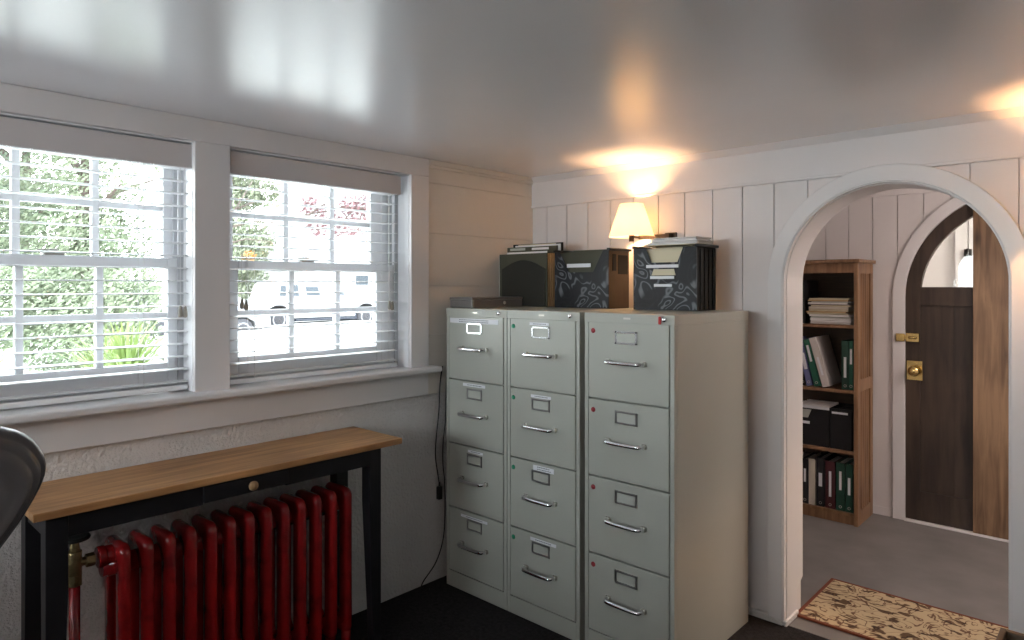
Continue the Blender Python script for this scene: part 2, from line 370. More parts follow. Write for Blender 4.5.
# back wall with arch, planks, top board, crown
JY = .18
mb = MB(); arch_wall(mb, -.2, XR+.2, 0, CZ, CX, CR, CZC, 0, JY-.012); mb.build('wall_back', 'white', kind='structure')
mb = MB(); RM = CR+.03; gx = [-.001]+[.113+.1355*k for k in range(0, 34)]; g = .0022
def zlow(x): 
    d = RM*RM-(x-CX)**2
    return CZC+math.sqrt(d) if d > 0 else .035
for a, b in zip(gx, gx[1:]):
    a += g; b -= g
    if b > XR: break
    cuts = [a]+[c for c in (CX-RM, CX+RM) if a < c < b]+[b]
    for p, q in zip(cuts, cuts[1:]):
        mid = (p+q)/2; ins = abs(mid-CX) < RM; n = 6 if ins else 1
        for k in range(n):
            u, v = p+(q-p)*k/n, p+(q-p)*(k+1)/n
            zu, zv = (zlow(u), zlow(v)) if ins else (.035, .035)
            if ins and (zu < 1 or zv < 1): zu, zv = max(zu, CZC), max(zv, CZC)
            if max(zu, zv) < 1.84: mb.prism([(u, zu), (v, zv), (v, 1.842), (u, 1.842)], 1, -.010, 0)
mb.build('trim_7', 'white', kind='structure')
mb = MB(); mb.box(0, XR, -.018, 0, 1.842, 1.985); mb.box(0, XR, -.024, 0, 1.836, 1.848)
mb.build('trim_8', 'white', kind='structure', bevel=.002)
mb = MB(); mb.prism([(-.018, 1.972), (-.024, 1.978), (-.040, CZ), (0, CZ), (0, 1.972)], 0, 0, XR); mb.build('trim_9', 'white', kind='structure')
mb = MB(); arch_band(mb, CX, CZC, CR+.004, CR+.064, .03, -.030, 0); mb.build('trim_10', 'trimwhite', kind='structure', bevel=.003)
mb = MB(); arch_band(mb, CX, CZC, CR-.0015, CR+.0045, .03, -.026, .001); mb.build('trim_11', 'trimwhite', kind='structure', bevel=.002)
# jamb lining with the stepped foot
mb = MB()
arch_band(mb, CX, CZC, CR-.004, CR+.006, .16, 0, JY); mb.prism([(.001, .03), (.118, .03), (.118, .125), (JY, .16), (.001, .16)], 0, CX-CR-.006, CX-CR+.004)
mb.prism([(.001, .03), (.118, .03), (.118, .125), (JY, .16), (.001, .16)], 0, CX+CR-.004, CX+CR+.006)
mb.build('trim_12', 'trimwhite', kind='structure')
mb = MB(); mb.box(0, CX-CR-.004, -.022, 0, 0, .034); mb.box(CX+CR+.004, XR, -.022, 0, 0, .034); mb.box(CX-CR-.004, CX-CR+.012, -.022, .118, 0, .03)
mb.build('baseboard_back', 'plaster', kind='structure', bevel=.006, seg=2)
# hall shell
HY = 1.74; DX, DR, DZC = 2.030, .600, 1.352
mb = MB(); arch_wall(mb, 0, 3.6, 0, CZ, DX, DR, DZC, HY, HY+.12, 48); mb.build('wall_hall', 'white', kind='structure')
B(0.1, .3, JY, HY, 0, CZ).build('wall_hall_left', 'white', kind='structure')
B(3.4, 3.6, JY, HY, 0, CZ).build('wall_hall_right', 'white', kind='structure')
mb = MB()
for k in range(0, 26):
    a = .30+.1358*k+.006; b = a+.1358-.0056; q = DR+.035
    for u, v in ((a, (a+b)/2), ((a+b)/2, b)):
        lo = .06
        if abs((u+v)/2-DX) < q: lo = max(DZC+math.sqrt(max(q*q-(u-DX)**2, 0)), DZC+math.sqrt(max(q*q-(v-DX)**2, 0)))-.02
        if lo < 1.955: mb.box(u, v, HY-.010, HY, lo, 1.958)
mb.build('trim_13', 'white', kind='structure')
mb = MB(); mb.box(.3, 3.4, HY-.02, HY, 1.955, CZ); mb.build('trim_14', 'white', kind='structure', bevel=.003)
mb = MB(); arch_band(mb, DX, DZC, DR, DR+.065, 0, HY-.024, HY); mb.build('trim_15', 'trimwhite', kind='structure', bevel=.003)
mb = MB(); mb.box(.3, DX-DR-.07, HY-.014, HY, 0, .06); mb.build('baseboard_hall', 'white', kind='structure')
B(DX-DR, DX+DR, HY-.035, HY+.12, 0, .014).build('trim_16', 'trimwhite', kind='structure', bevel=.003)
# vestibule beyond the door
B(.6, 3.4, 2.62, 2.75, 0, CZ).build('wall_vestibule', 'white', kind='structure')
B(.5, .6, 1.86, 2.75, 0, CZ).build('wall_vestibule_left', 'white', kind='structure')
B(3.4, 3.5, 1.86, 2.75, 0, CZ).build('wall_vestibule_right', 'white', kind='structure')
B(.5, 3.5, 1.75, 2.75, -.12, 0).build('floor_vestibule', 'greyfloor', kind='structure')
mb = MB(); mb.box(1.54, 1.608, 2.60, 2.62, .0, 1.95); mb.box(1.616, 1.70, 2.604, 2.62, 0, 1.95)
mb.build('trim_17', 'trimwhite', kind='structure')

# ------------------------------------------------------------ windows 1 and 2
def window(name, y0, y1, glass):      # glass = (left edge, right edge, [muntins])
    t = thing(name, None, None, kind='structure')
    g0, g1, mu = glass
    mb = MB(); e = .0
    mb.box(-.20, -.0, y0-.012, y0+.001, WZ0+.005, WZ1); mb.box(-.20, -.0, y1-.001, y1+.012, WZ0+.005, WZ1); mb.box(-.20, 0, y0, y1, WZ1-.012, WZ1)
    mb.box(-.20, -.11, y0, y1, WZ0-.01, WZ0+.012)
    mb.build('window_frame', 'vinyl', t, bevel=.002)
    mb = MB()
    for yy in (y0+.001, y1-.001):
        s = 1 if yy < (y0+y1)/2 else -1
        for dx in (-.175, -.13, -.085): mb.box(dx, dx+.008, yy, yy+s*.018, WZ0+.01, WZ1-.012)
    mb.build('sash_track', 'vinylgrey', t)
    def sash(nm, x0, x1, zb, zt, gb, gt, zm):
        mb = MB(); l, r = y0+.008, y1-.008
        mb.box(x0, x1, l, g0, zb, zt); mb.box(x0, x1, g1, r, zb, zt); mb.box(x0, x1, g0, g1, zb, gb); mb.box(x0, x1, g0, g1, gt, zt)
        for y in mu: mb.box(x0+.004, x1-.004, y-.011, y+.011, gb, gt)
        mb.box(x0+.005, x1-.005, g0, g1, zm-.010, zm+.010)
        o = mb.build(nm, 'vinyl', t, bevel=.0035, seg=3)
        xm = (x0+x1)/2; B(xm-.0015, xm+.0015, g0-.002, g1+.002, gb-.002, gt+.002).build('pane', 'glass', o)
        return o
    lo = sash('lower_sash', -.125, -.09, 1.055, 1.512, 1.145, 1.476, 1.312)
    sash('upper_sash', -.170, -.135, 1.480, WZ1-.012, 1.512, 1.868, 1.690)
    ym = (g0+g1)/2-.02
    mb = MB(); mb.box(-.125, -.093, ym-.028, ym+.028, 1.512, 1.519); mb.lathe([(.0, .016), (.012, .016), (.014, 0)], (-.108, ym, 1.516)); mb.box(-.118, -.100, ym-.045, ym+.01, 1.522, 1.530)
    mb.build('sash_lock', 'tassel', t, bevel=.002)
    return t
window('window_1', *WY[0], (-2.504+.0, -1.864, [-2.296, -2.076])); window('window_2', *WY[1], (-1.609, -.969, [-1.384, -1.167]))
# blinds
def blind(y0, y1, label, ladders, tassels, tilt):
    t = thing('window_blind', label, 'blind', (0, 0, 0), group='white blinds in the two windows')
    B(-.078, -.012, y0, y1, 1.868, 1.906).build('headrail', 'slat', t, bevel=.002)
    B(-.010, -.002, y0-.004, y1+.004, 1.824, 1.908).build('valance', 'valance', t, bevel=.003)
    mb = MB(); R = Matrix.Rotation(tilt, 3, 'Y'); z = 1.824
    zs = []
    while z > 1.075: zs.append(z); z -= .0438
    for z in zs:
        n = 4; vs = []
        for k in range(n+1):
            u = -.025+.05*k/n; c = .0030*(1-(u/.025)**2)
            for y in (y0+.004, y1-.003):
                for h in (0, .0022):
                    v = R @ Vector((u, 0, c+h)); vs.append((-.045+v.x, y, z+v.z))
        fs = []
        for k in range(n):
            a = 4*k; b = a+4; fs += [(a, b, b+2, a+2), (a+1, a+3, b+3, b+1), (a, a+1, b+1, b), (a+2, b+2, b+3, a+3)]
        fs += [(0, 2, 3, 1), (4*n, 4*n+1, 4*n+3, 4*n+2)]
        mb.add(vs, fs)
    mb.build('slats', 'slat', t)
    B(-.072, -.018, y0+.004, y1-.004, 1.052, 1.070).build('bottom_rail', 'slat', t, bevel=.004, seg=3)
    for y in ladders:
        mb = MB(); mb.tube([(-.0185, y, 1.87), (-.0185, y, 1.06)], .0009, 5); mb.tube([(-.0715, y, 1.87), (-.0715, y, 1.06)], .0009, 5)
        for z in zs: mb.tube([(-.0715, y, z-.003), (-.0185, y, z-.003)], .0006, 4)
        mb.build('ladder_cord', 'cord', t)
    for y, z in tassels:
        o = MB().tube([(-.0125, y, 1.84), (-.0125, y, z+.02)], .0009, 5).build('pull_cord', 'cord', t)
        MB().lathe([(.001, .024), (.004, .022), (.0065, .008), (.008, -.006), (.007, -.014), (.001, -.016)], (-.0105, y, z), n=14).build('tassel', 'tassel', o)
    return t
blind(WY[1][0]+.014, WY[1][1]-.046, 'white slatted blind in the right window, in front of the view of the parked truck', [-1.58, -.955], [(-1.632, 1.345), (-1.616, 1.340), (-.957, 1.325), (-.942, 1.322)], math.radians(1))
blind(WY[0][0]+.014, WY[0][1]-.004, 'white slatted blind in the left window, cut by the picture edge', [-1.967, -2.5], [(-1.852, 1.322), (-1.836, 1.320), (-2.60, 1.318)], math.radians(1))

ZM = False
# ------------------------------------------------------------ filing cabinets
def cabinet(x0, label, dots, labels, tagred=False):
    W, D, H = .386, .612, 1.288
    t = thing('filing_cabinet', label, 'filing cabinet', (x0, -.688, 0), group='four-drawer filing cabinets in a row')
    mb = MB(); mb.box(0, W, .022, D, 0, H-.036)
    mb.box(0, .017, 0, .022, 0, H-.036); mb.box(W-.017, W, 0, .022, 0, H-.036); mb.box(.017, W-.017, 0, .022, 0, .072)
    mb.box(-.0012, W+.0012, 0, D, H-.036, H)
    mb.build('body', 'cabinet', t, bevel=.0018)
    z = .0775
    for i in range(4):
        d = MB().box(.020, W-.020, -.002, .021, z, z+.290).build('drawer', 'cabinet', t, bevel=.003)
        cx = W/2-.003
        # pull
        mb = MB(); hz = z+.145
        pts = [(cx-.077, -.012, hz), (cx-.072, -.030, hz-.001), (cx-.055, -.036, hz-.002), (cx, -.038, hz-.002), (cx+.055, -.036, hz-.002), (cx+.072, -.030, hz-.001), (cx+.077, -.012, hz)]
        mb.tube(smooth_path(pts, 4), .0082, 10); o = mb.build('handle', 'chrome', d)
        for s in (-1, 1): B(cx+s*.077-.010, cx+s*.077+.010, -.016, -.002, hz-.009, hz+.008).build('mount', 'nickel', d, bevel=.003)
        # label holder
        mb = MB(); a, b, c, e = cx-.048, cx+.048, z+.211, z+.259
        mb.box(a, b, -.0065, -.002, e-.007, e); mb.box(a, b, -.0065, -.002, c, c+.007); mb.box(a, a+.008, -.0065, -.002, c, e); mb.box(b-.008, b, -.0065, -.002, c, e)
        h = mb.build('label_holder', 'chrome' if (i == 3) else 'darkchrome', d, bevel=.001)  # brighter chrome on the top drawer, darker on the rest
        B(a+.008, b-.008, -.0035, -.002, c+.007, e-.007).build('card', 'insert', h)
        if dots:
            MB().lathe([(0, -.0035), (.0095, -.0035), (.0095, -.002)], ((.038 if dots == 'green_dot' else .042), 0, z+.256-.006*(i < 3)), 'y', 20).build('sticker', dots, d)
        lb = labels[i] if labels else None
        if lb:
            lx, lz, lw, lh = lb
            p = B(lx-lw/2, lx+lw/2, -.0032, -.002, z+lz-lh/2, z+lz+lh/2).build('paper_label', 'label', d)
            mb = MB(); rows = 2 if lh > .016 else 1; rnd = random.Random(int(x0*1000)+i)
            for r in range(rows):
                zz_ = z+lz+(0 if rows == 1 else (.0045 if r == 0 else -.0045)); x = lx-lw*.30
                while x < lx+lw*.30:
                    q = rnd.uniform(.003, .009); mb.box(x, x+q, -.0036, -.0031, zz_-.0018, zz_+.0018); x += q+.002
            mb.build('printed_line', 'ink', p)
        z += .2955
    # lock and maker's plate
    mb = MB(); mb.lathe([(0, -.010), (.0075, -.010), (.009, -.007), (.009, 0)], (W-.045 if not tagred else W-.037, 0, H-.017), 'y', 20); mb.build('lock', 'chrome', t)
    mb = MB(); mb.box(W/2-.016, W/2+.014, -.0012, 0, H-.021, H-.014); mb.build('maker_plate', 'nickel', t, bevel=.001)
    if tagred:
        mb = MB(); mb.box(W-.060, W-.049, -.009, -.003, H-.034, H-.006); mb.build('key_tag', 'redtag', t, bevel=.003)
    return t
cabinet(.067, 'grey-green four-drawer filing cabinet nearest the window, with no coloured dots', None, [(.187, .268, .17, .012), (.196, .272, .095, .011), (.187, .275, .142, .013), (.183, .268, .31, .022)])
cabinet(.456, 'middle grey-green filing cabinet with green dot stickers on its drawers', 'green_dot', [(.202, .269, .137, .013), (.204, .270, .110, .021), (.190, .268, .108, .012), (.181, .270, .104, .012)])
cabinet(.866, 'grey-green filing cabinet with red dot stickers and a red key tag, nearest the archway', 'red_dot', None, True)

# ------------------------------------------------------------ things on the cabinets
ZT = 1.2885
t = thing('cash_box', 'low grey metal lock box at the left front corner of the cabinet tops', 'box', (.055, -.655, ZT))
B(0, .150, 0, .345, .0015, .036).build('body', 'cashbox', t, bevel=.003)
B(-.002, .152, -.002, .347, .0365, .048).build('lid', 'cashbox', t, bevel=.003)
MB().lathe([(0, .006), (.005, .006), (.0075, .004), (.0085, 0)], (.150, .215, .022), 'x', 18).build('lock', 'nickel', t)
B(.149, .1515, -.001, .012, .002, .046).build('corner_strip', 'cabinet', t)

# olive expanding file: arched front pocket, papers, taller dark folder behind
t = thing('expanding_file', 'olive green file box with an arched dark front, beside the window-side wall', 'file box', (.034, -.298, ZT))
W, H = .318, .262
B(0, W, .002, .006, 0, H).build('front_board', 'olive', t, bevel=.001)
mb = MB(); P = [(.022, .004), (W-.010, .004)]+[(W-.010-(W-.032)*k/16, .185+.045*math.sin(PI*k/16)) for k in range(17)]
mb.prism(P, 1, -.004, .002); mb.build('front_pocket', 'olivedark', t, bevel=.001)
mb = MB()
for k in range(3): mb.box(.004, W-.001, .012+k*.018, .0245+k*.018, .002, H-.004+.002*(k % 3))
mb.build('pleats', 'tan', t)
B(-.004, 0, .004, .062, .0, H-.002).build('spine_strip', 'paper', t)
mb = MB()
for k in range(2): mb.box(.03+.02*k, W-.02-.03*k, .0255+.017*k, .0275+.017*k, H-.03, H+.010-.002*k)
mb.build('papers', 'paper', t)
t = thing('folder_stack', 'dark olive hanging folders with white tabs standing behind the arched file box', 'folder', (.026, -.228, ZT))
B(.0, .33, 0, .010, 0, .300).build('folder', 'olive', t, bevel=.001)
B(.0, .33, .045, .053, 0, .318).build('back_folder', 'blackmatte', t, bevel=.001)
B(.022, .125, -.002, .0, .283, .295).build('tab', 'insert', t); B(.17, .28, -.0015, 0, .283, .294).build('tab', 'paper', t)
B(.04, .34, .018, .020, .01, .309).build('papers', 'paper', t)
B(.05, .30, .03, .032, .01, .314).build('papers', 'cream', t)

def tote(name, label, x0, W, H, D, sidemat, vcut, labels, foldermat, foldtop):
    t = thing(name, label, 'file box', (x0, -.298, ZT), group='black marbled file totes')
    (xa, za), (xb, zb) = vcut      # top width opening, bottom of the notch
    m = W/2
    # front panel with a V/trapezoid notch
    P = [(0, .004), (W, .004), (W, H), (m+xa, H), (m+xb, za), (m-xb, za), (m-xa, H), (0, H)]
    mb = MB()
    mb.prism([(0, .004), (W, .004), (W, za), (0, za)], 1, 0, .004)
    mb.prism([(0, za), (m-xb, za), (m-xa, H), (0, H)], 1, 0, .004); mb.prism([(m+xb, za), (W, za), (W, H), (m+xa, H)], 1, 0, .004)
    mb.build('front_panel', 'marble', t)
    mb = MB()
    mb.box(W-.003, W, .004, D, .002, H); mb.build('side_panel', sidemat, t)
    B(0, .003, .004, D, .002, H).build('side_panel', sidemat, t)
    B(.003, W-.003, D-.003, D, .002, H).build('back_panel', 'blackmatte', t)
    B(.0, W, .0, D, 0, .004).build('base', 'blackplastic', t)
    mb = MB()
    for s in (0, 1): mb.box((-.006, W-.008)[s], (.008, W+.012)[s], -.004, D+.006, H-.001, H+.010)
    mb.box(-.006, W+.012, D-.002, D+.006, H-.001, H+.010)
    mb.build('rim', 'blackplastic', t, bevel=.002)
    mb = MB(); n = 7
    for k in range(n): mb.box(.012, W-.012, .014+k*(D-.03)/n, .017+k*(D-.03)/n, .01, foldtop-.004*(k % 2)+.003*k)
    mb.build('folders', foldermat, t)
    for (cx, cz, w_, h_) in labels: B(m+cx-w_/2, m+cx+w_/2, -.004, -.0005, cz-h_/2, cz+h_/2).build('label', 'label', t)
    return t
t = tote('file_tote', 'black marbled file tote with one white label, left of the lamp', .400, .308, .262, .165, 'amber', ((.125, .165), (.07, 0)), [(-.010, .196, .135, .017)], 'olive', .256)
B(.300, .312, .03, .055, .17, .245).build('clip', 'blackplastic', t); B(.304, .3095, .075, .155, .155, .243).build('handle_pocket', 'blackmatte', t, bevel=.004)
mb = MB(); mb.prism([(.09, .162), (.215, .162), (.205, .19), (.10, .19)], 1, .004, .0055); mb.build('folder_window', 'olive', t)
t = tote('file_tote', 'black marbled file tote with three white labels and cream folders, right of the lamp', .838, .296, .262, .168, 'pleat', ((.088, .200), (.062, 0)), [(-.008, .184, .150, .013), (-.008, .137, .112, .012), (-.004, .104, .083, .011)], 'cream', .254)
mb = MB(); mb.prism([(.090, .146), (.203, .146), (.195, .172), (.100, .172)], 1, -.0022, -.0003); mb.build('folder_window', 'cream', t)
mb = MB()
for k in range(4): mb.box(.294, .302, .025+.036*k, .050+.036*k, .006, .255)
mb.build('pleats', 'pleat', t, bevel=.003)
t = thing('magazine_pile', 'loose white papers and magazines lying on top of the right-hand file tote', 'papers', (.86, -.275, ZT+.273))
mb = MB(); rr = random.Random(3)
for k in range(5):
    dx = rr.uniform(-.01, .012); mb.box(.02+dx+.012*k, .262+dx, .0+rr.uniform(0, .012), .14, .0025+.006*k, .0075+.006*k)
mb.build('papers', 'paper', t, bevel=.0012)
B(.0, .27, .0, .145, 0, .0022).build('folder', 'cream', t)

# ------------------------------------------------------------ swing-arm wall lamps
def wall_lamp(x, label, power, tint=(1, .56, .27)):
    t = thing('wall_lamp', label, 'lamp', (x, 0, 1.606), group='swing-arm wall lamps')
    B(.125, .175, -.026, -.0102, -.035, .030).build('wall_plate', 'bronze', t, bevel=.003)
    mb = MB(); mb.box(.0, .150, -.062, -.042, .004, .022); mb.box(.14, .16, -.062, -.02, .0, .026)
    mb.tube([(0, -.052, .013), (0, -.12, .013)], .006, 10); mb.build('arm', 'bronze', t, bevel=.002)
    MB().cyl((0, -.12, -.01), (0, -.12, .05), .012, 16).build('socket', 'bronze', t)
    MB().lathe([(.0, .035), (.010, .03), (.018, .015), (.019, 0), (.012, -.02), (.010, -.03)], (0, -.12, .085), n=16).build('bulb', 'bulb', t)
    mb = MB(); mb.lathe([(.105, .012), (.054, .164), (.0530, .164), (.104, .012)], (0, -.12, 0), n=40); mb.build('lamp_shade', 'shade', t)
    mb = MB()
    for a in range(3): mb.tube([(0, -.12, .145), (.06*math.cos(a*2.1), -.12+.06*math.sin(a*2.1), .150)], .0012, 5)
    mb.tube([(0, -.12, .04), (.014, -.12, .09), (0, -.12, .15)], .0012, 5); mb.build('shade_fitter', 'bronze', t)
    light('lamp_light', 'POINT', (x, -.12, 1.708), power, tint, shadow_soft_size=.022)
    return t
wall_lamp(.714, 'small lit lamp with a cream tapered shade on the back wall between the file totes', 24)
wall_lamp(2.36, 'lit wall lamp right of the archway, just outside the picture', 54, (1, .50, .21))

ZM = True
# ------------------------------------------------------------ radiator
t = thing('radiator', 'glossy red cast-iron column radiator under the wooden side table', 'radiator', (0, 0, 0))
N = 13; ya, yb = -2.098, -1.326
def rad_section(y, foot):
    x0, x1, z0, z1 = .072, .232, .075, .642; hw = .0165
    def rr(a, b, c, d, r, n=5):
        P = []
        for cx, cz, s in ((b-r, c+r, -PI/2), (b-r, d-r, 0), (a+r, d-r, PI/2), (a+r, c+r, PI)):
            for k in range(n+1): P.append((cx+r*math.cos(s+PI/2*k/n), cz+r*math.sin(s+PI/2*k/n)))
        return P
    O = rr(x0, x1, z0, z1, .034); I = rr(x0+.052, x1-.056, z0+.075, z1-.075, .024)
    n = len(O); mb = MB(); vs = []
    # rounded cross section: three stations across the thickness
    st = [(-hw, .011), (-hw*.85, .005), (-hw*.5, .001), (0, 0), (hw*.5, .001), (hw*.85, .005), (hw, .011)]
    def inset(P, d, sgn):
        c = ((x0+x1)/2, (z0+z1)/2); out = []
        for i, p in enumerate(P):
            a, b = P[i-1], P[(i+1) % len(P)]; tx, tz = b[0]-a[0], b[1]-a[1]; l = math.hypot(tx, tz)
            out.append((p[0]-sgn*tz/l*d, p[1]+sgn*tx/l*d))
        return out
    m = len(st)
    for dy, ins in st:
        for p in inset(O, ins*1.3, 1): vs.append((p[0], y+dy, p[1]))
    for dy, ins in st:
        for p in inset(I, ins*1.3, -1): vs.append((p[0], y+dy, p[1]))
    fs = []
    for q in range(2):
        for s_ in range(m-1):
            for k in range(n):
                a = (q*m+s_)*n+k; b = (q*m+s_)*n+(k+1) % n; fs.append((a, b, b+n, a+n))
    for k in range(n):
        a, b = k, (k+1) % n
        fs.append((a, b, m*n+b, m*n+a)); c, d = (m-1)*n+a, (m-1)*n+b; fs.append((c, d, m*n+d, m*n+c))
    mb.add(vs, fs, True)
    if foot:
        for fx in (x0+.026, x1-.026): mb.tube([(fx, y, .12), (fx, y, .05), (fx, y, .012), (fx, y, .0)], [.020, .018, .022, .024], 14)
    return mb
for k in range(N):
    y = ya+(yb-ya)*k/(N-1); rad_section(y, k in (0, N-1)).build('radiator_section', 'radred', t)
mb = MB()
for z in (.565, .118):
    mb.tube([(.150, ya-.045, z), (.150, ya-.030, z), (.150, ya-.030, z), (.150, yb+.015, z)], [.026, .026, .030, .030], 18)
    mb.tube([(.150, yb+.015, z), (.150, yb+.026, z)], .024, 18)
mb.build('hub_pipe', 'radred', t)
mb = MB(); mb.tube([(.150, ya-.055, .60), (.150, ya-.035, .60)], .033, 20); mb.tube([(.15, ya-.035, .60), (.15, ya, .60)], .030, 20); mb.build('end_bushing', 'radred', t, bevel=.003)
mb = MB(); mb.tube([(.150, ya-.062, .60), (.150, ya-.085, .60)], .020, 6, smooth=False); mb.tube([(.150, ya-.06, .60), (.150, ya-.113, .60)], .013, 14)
mb.tube([(.15, ya-.113, .565), (.15, ya-.113, .637)], [.019, .019], 16); mb.tube([(.15, ya-.113, .535), (.15, ya-.113, .567)], .021, 6, smooth=False)
mb.tube([(.15, ya-.113, .636), (.15, ya-.113, .668)], [.015, .011], 8)
v = mb.build('valve', 'brassold', t, bevel=.0015)
mb = MB(); mb.lathe([(.0, .006), (.012, .007), (.030, .004), (.038, .006), (.041, .0), (.038, -.005), (.03, -.002), (.01, -.004), (0, -.004)], (.15, ya-.113, .676), n=28); mb.build('handwheel', 'blackiron', v)
MB().tube([(.15, ya-.113, 0), (.15, ya-.113, .54)], .0145, 16).build('riser_pipe', 'radred', t)

# ------------------------------------------------------------ side table
t = thing('side_table', 'narrow black side table with a honey wood top and one small drawer', 'table', (0, 0, 0))
mb = MB(); mb.box(.004, .334, -2.350, -1.155, .801, .8235); mb.build('tabletop', 'tablewood', t, bevel=.0025)
mb = MB()
for y0, y1, x in ((-2.266, -1.908, 0), (-1.631, -1.290, 0), (-1.908, -1.631, 1)):
    mb.box(.292 if not x else .286, .312 if not x else .304, y0, y1, .737 if not x else .745, .801)
mb.box(.045, .063, -2.266, -1.292, .737, .801); mb.box(.09, .262, -2.312, -2.296, .737, .801); mb.box(.09, .262, -1.262, -1.246, .737, .801)
mb.build('apron', 'blackpaint', t, bevel=.001)
for (lx, ly, sx, sy) in ((.313, -2.318, -1, 1), (.313, -1.240, -1, -1), (.040, -2.318, 1, 1), (.040, -1.240, 1, -1)):
    w1, w2 = .052, .034; mb = MB()
    def ring(z, w_): return [(lx, ly, z), (lx+sx*w_, ly, z), (lx+sx*w_, ly+sy*w_, z), (lx, ly+sy*w_, z)]
    vs = ring(0, w2)+ring(.60, w1)+ring(.801, w1); fs = [(0, 1, 2, 3), (8, 9, 10, 11)]
    for q in (0, 4):
        for k in range(4): fs.append((q+k, q+(k+1) % 4, q+4+(k+1) % 4, q+4+k))
    mb.add(vs, fs); mb.build('leg', 'blackpaint', t, bevel=.002)
d = B(.304, .326, -1.910, -1.629, .745, .7975).build('drawer', 'blackpaint', t, bevel=.003)
MB().lathe([(.006, 0), (.006, .010), (.014, .014), (.016, .020), (.013, .027), (0, .029)], (.326, -1.763, .772), 'x', 20).build('knob', mat('tan_wood_knob', (.33, .20, .10), .4), d)

ZM = False
# ------------------------------------------------------------ office chair (left edge)
t = thing('office_chair', 'black leather office chair with a high padded back at the left edge of the picture', 'chair', (1.16, -2.752, 0), math.radians(4))
def outline(s=1.0):
    # half outline of the back in (y, z), y to the right
    P = [(.0, 1.205), (.12, 1.207), (.19, 1.202), (.235, 1.182), (.258, 1.150), (.262, 1.125), (.252, 1.095), (.225, 1.050), (.188, 1.000), (.168, .95), (.168, .88), (.20, .80), (.225, .72), (.225, .62), (.19, .56), (.10, .545), (0, .545)]
    c = .875
    P = [(y, z) for y, z in P]; Q = smooth_path([(0, y, z) for y, z in P], 3)
    R = [(v.y, v.z) for v in Q]; return R+[(-y, z) for y, z in R[::-1][1:-1]]
OL = [(y, z-.034) for y, z in outline()]
def tiltx(z): return -.16*max(0, (z-.55))*.55
CC = (0, .90)
def ringof(OL, inset, dx):
    out = []
    for y, z in OL:
        l = math.hypot(y-CC[0], z-CC[1]); t = max(0, 1-inset/l); yy = CC[0]+(y-CC[0])*t; zz = CC[1]+(z-CC[1])*t
        out.append((dx+tiltx(zz), yy, zz))
    return out
prof = [(.10, -.045), (.045, -.045), (.012, -.040), (.0, -.022), (-.002, .0), (.002, .016), (.007, .022), (.011, .018), (.015, .026), (.022, .031), (.028, .027), (.033, .033), (.046, .036), (.060, .030), (.080, .031), (.12, .034), (.16, .036)]
mb = MB(); n = len(OL); vs = [(-.045+tiltx(.9), 0, .90)]
for ins, dx in prof: vs += ringof(OL, ins, dx)
vs += [(.036+tiltx(.9), 0, .90)]
fs = [(0, 1+(k+1) % n, 1+k) for k in range(n)]
for i in range(len(prof)-1):
    for k in range(n): fs.append((1+i*n+k, 1+i*n+(k+1) % n, 1+(i+1)*n+(k+1) % n, 1+(i+1)*n+k))
q = 1+(len(prof)-1)*n
fs += [(q+k, q+(k+1) % n, len(vs)-1) for k in range(n)]
mb.add(vs, fs, True)
bk = mb.build('backrest', 'blackleather', t)
mb = MB(); P = [(-.12, .60), (.12, .60), (.150, .75), (.150, .90), (.17, 1.0), (.18, 1.06), (.10, 1.10), (-.10, 1.10), (-.18, 1.06), (-.17, 1.0), (-.15, .9), (-.15, .75)]
P = [(p.y, p.z) for p in smooth_path([(0, *q) for q in P+[P[0]]], 3)[:-1]]
P = [(y, z-.05) for y, z in P]; ringA = [(.030+tiltx(z), y, z) for y, z in P]; ringB = [(.052+tiltx(z), y*.95, .85+(z-.85)*.96) for y, z in P]; ringC = [(.060+tiltx(z), y*.80, .85+(z-.85)*.85) for y, z in P]
n = len(P); fs = [(i*n+k, i*n+(k+1) % n, (i+1)*n+(k+1) % n, (i+1)*n+k) for i in range(2) for k in range(n)]
mb.add(ringA+ringB+ringC, fs, True); mb.f.append(tuple(2*n+k for k in range(n))); mb.sm.append(False)
mb.build('lumbar_pad', 'blackleather', t)
mb = MB(); mb.box(.0, .50, -.255, .255, .43, .52); mb.build('seat', 'blackleather', t, bevel=.04, seg=5)
for s in (-1, 1):
    a = MB().tube(smooth_path([(.02, s*.27, .62), (.05, s*.29, .68), (.20, s*.295, .69), (.34, s*.29, .66), (.36, s*.28, .55), (.30, s*.24, .44)], 5), .022, 12).build('armrest', 'blackplastic', t)
MB().cyl((.24, 0, .10), (.24, 0, .43), .028).build('gas_post', 'chrome', t)
B(.08, .40, -.10, .10, .40, .432).build('tilt_plate', 'blackplastic', t, bevel=.006)
B(-.05, .12, -.03, .03, .41, .58).build('back_bracket', 'blackplastic', t, bevel=.01)
mb = MB()
for k in range(5):
    a = 2*PI*k/5+.3; mb.tube([(.24, 0, .115), (.24+.15*math.cos(a), .15*math.sin(a), .10), (.24+.30*math.cos(a), .30*math.sin(a), .068)], [.032, .024, .016], 10)
mb.build('base', 'blackplastic', t)
for k in range(5):
    a = 2*PI*k/5+.3; x, y = .24+.30*math.cos(a), .30*math.sin(a)
    MB().tube([(x, y-.022, .030), (x, y+.022, .030)], .030, 18).build('caster', 'blackplastic', t)

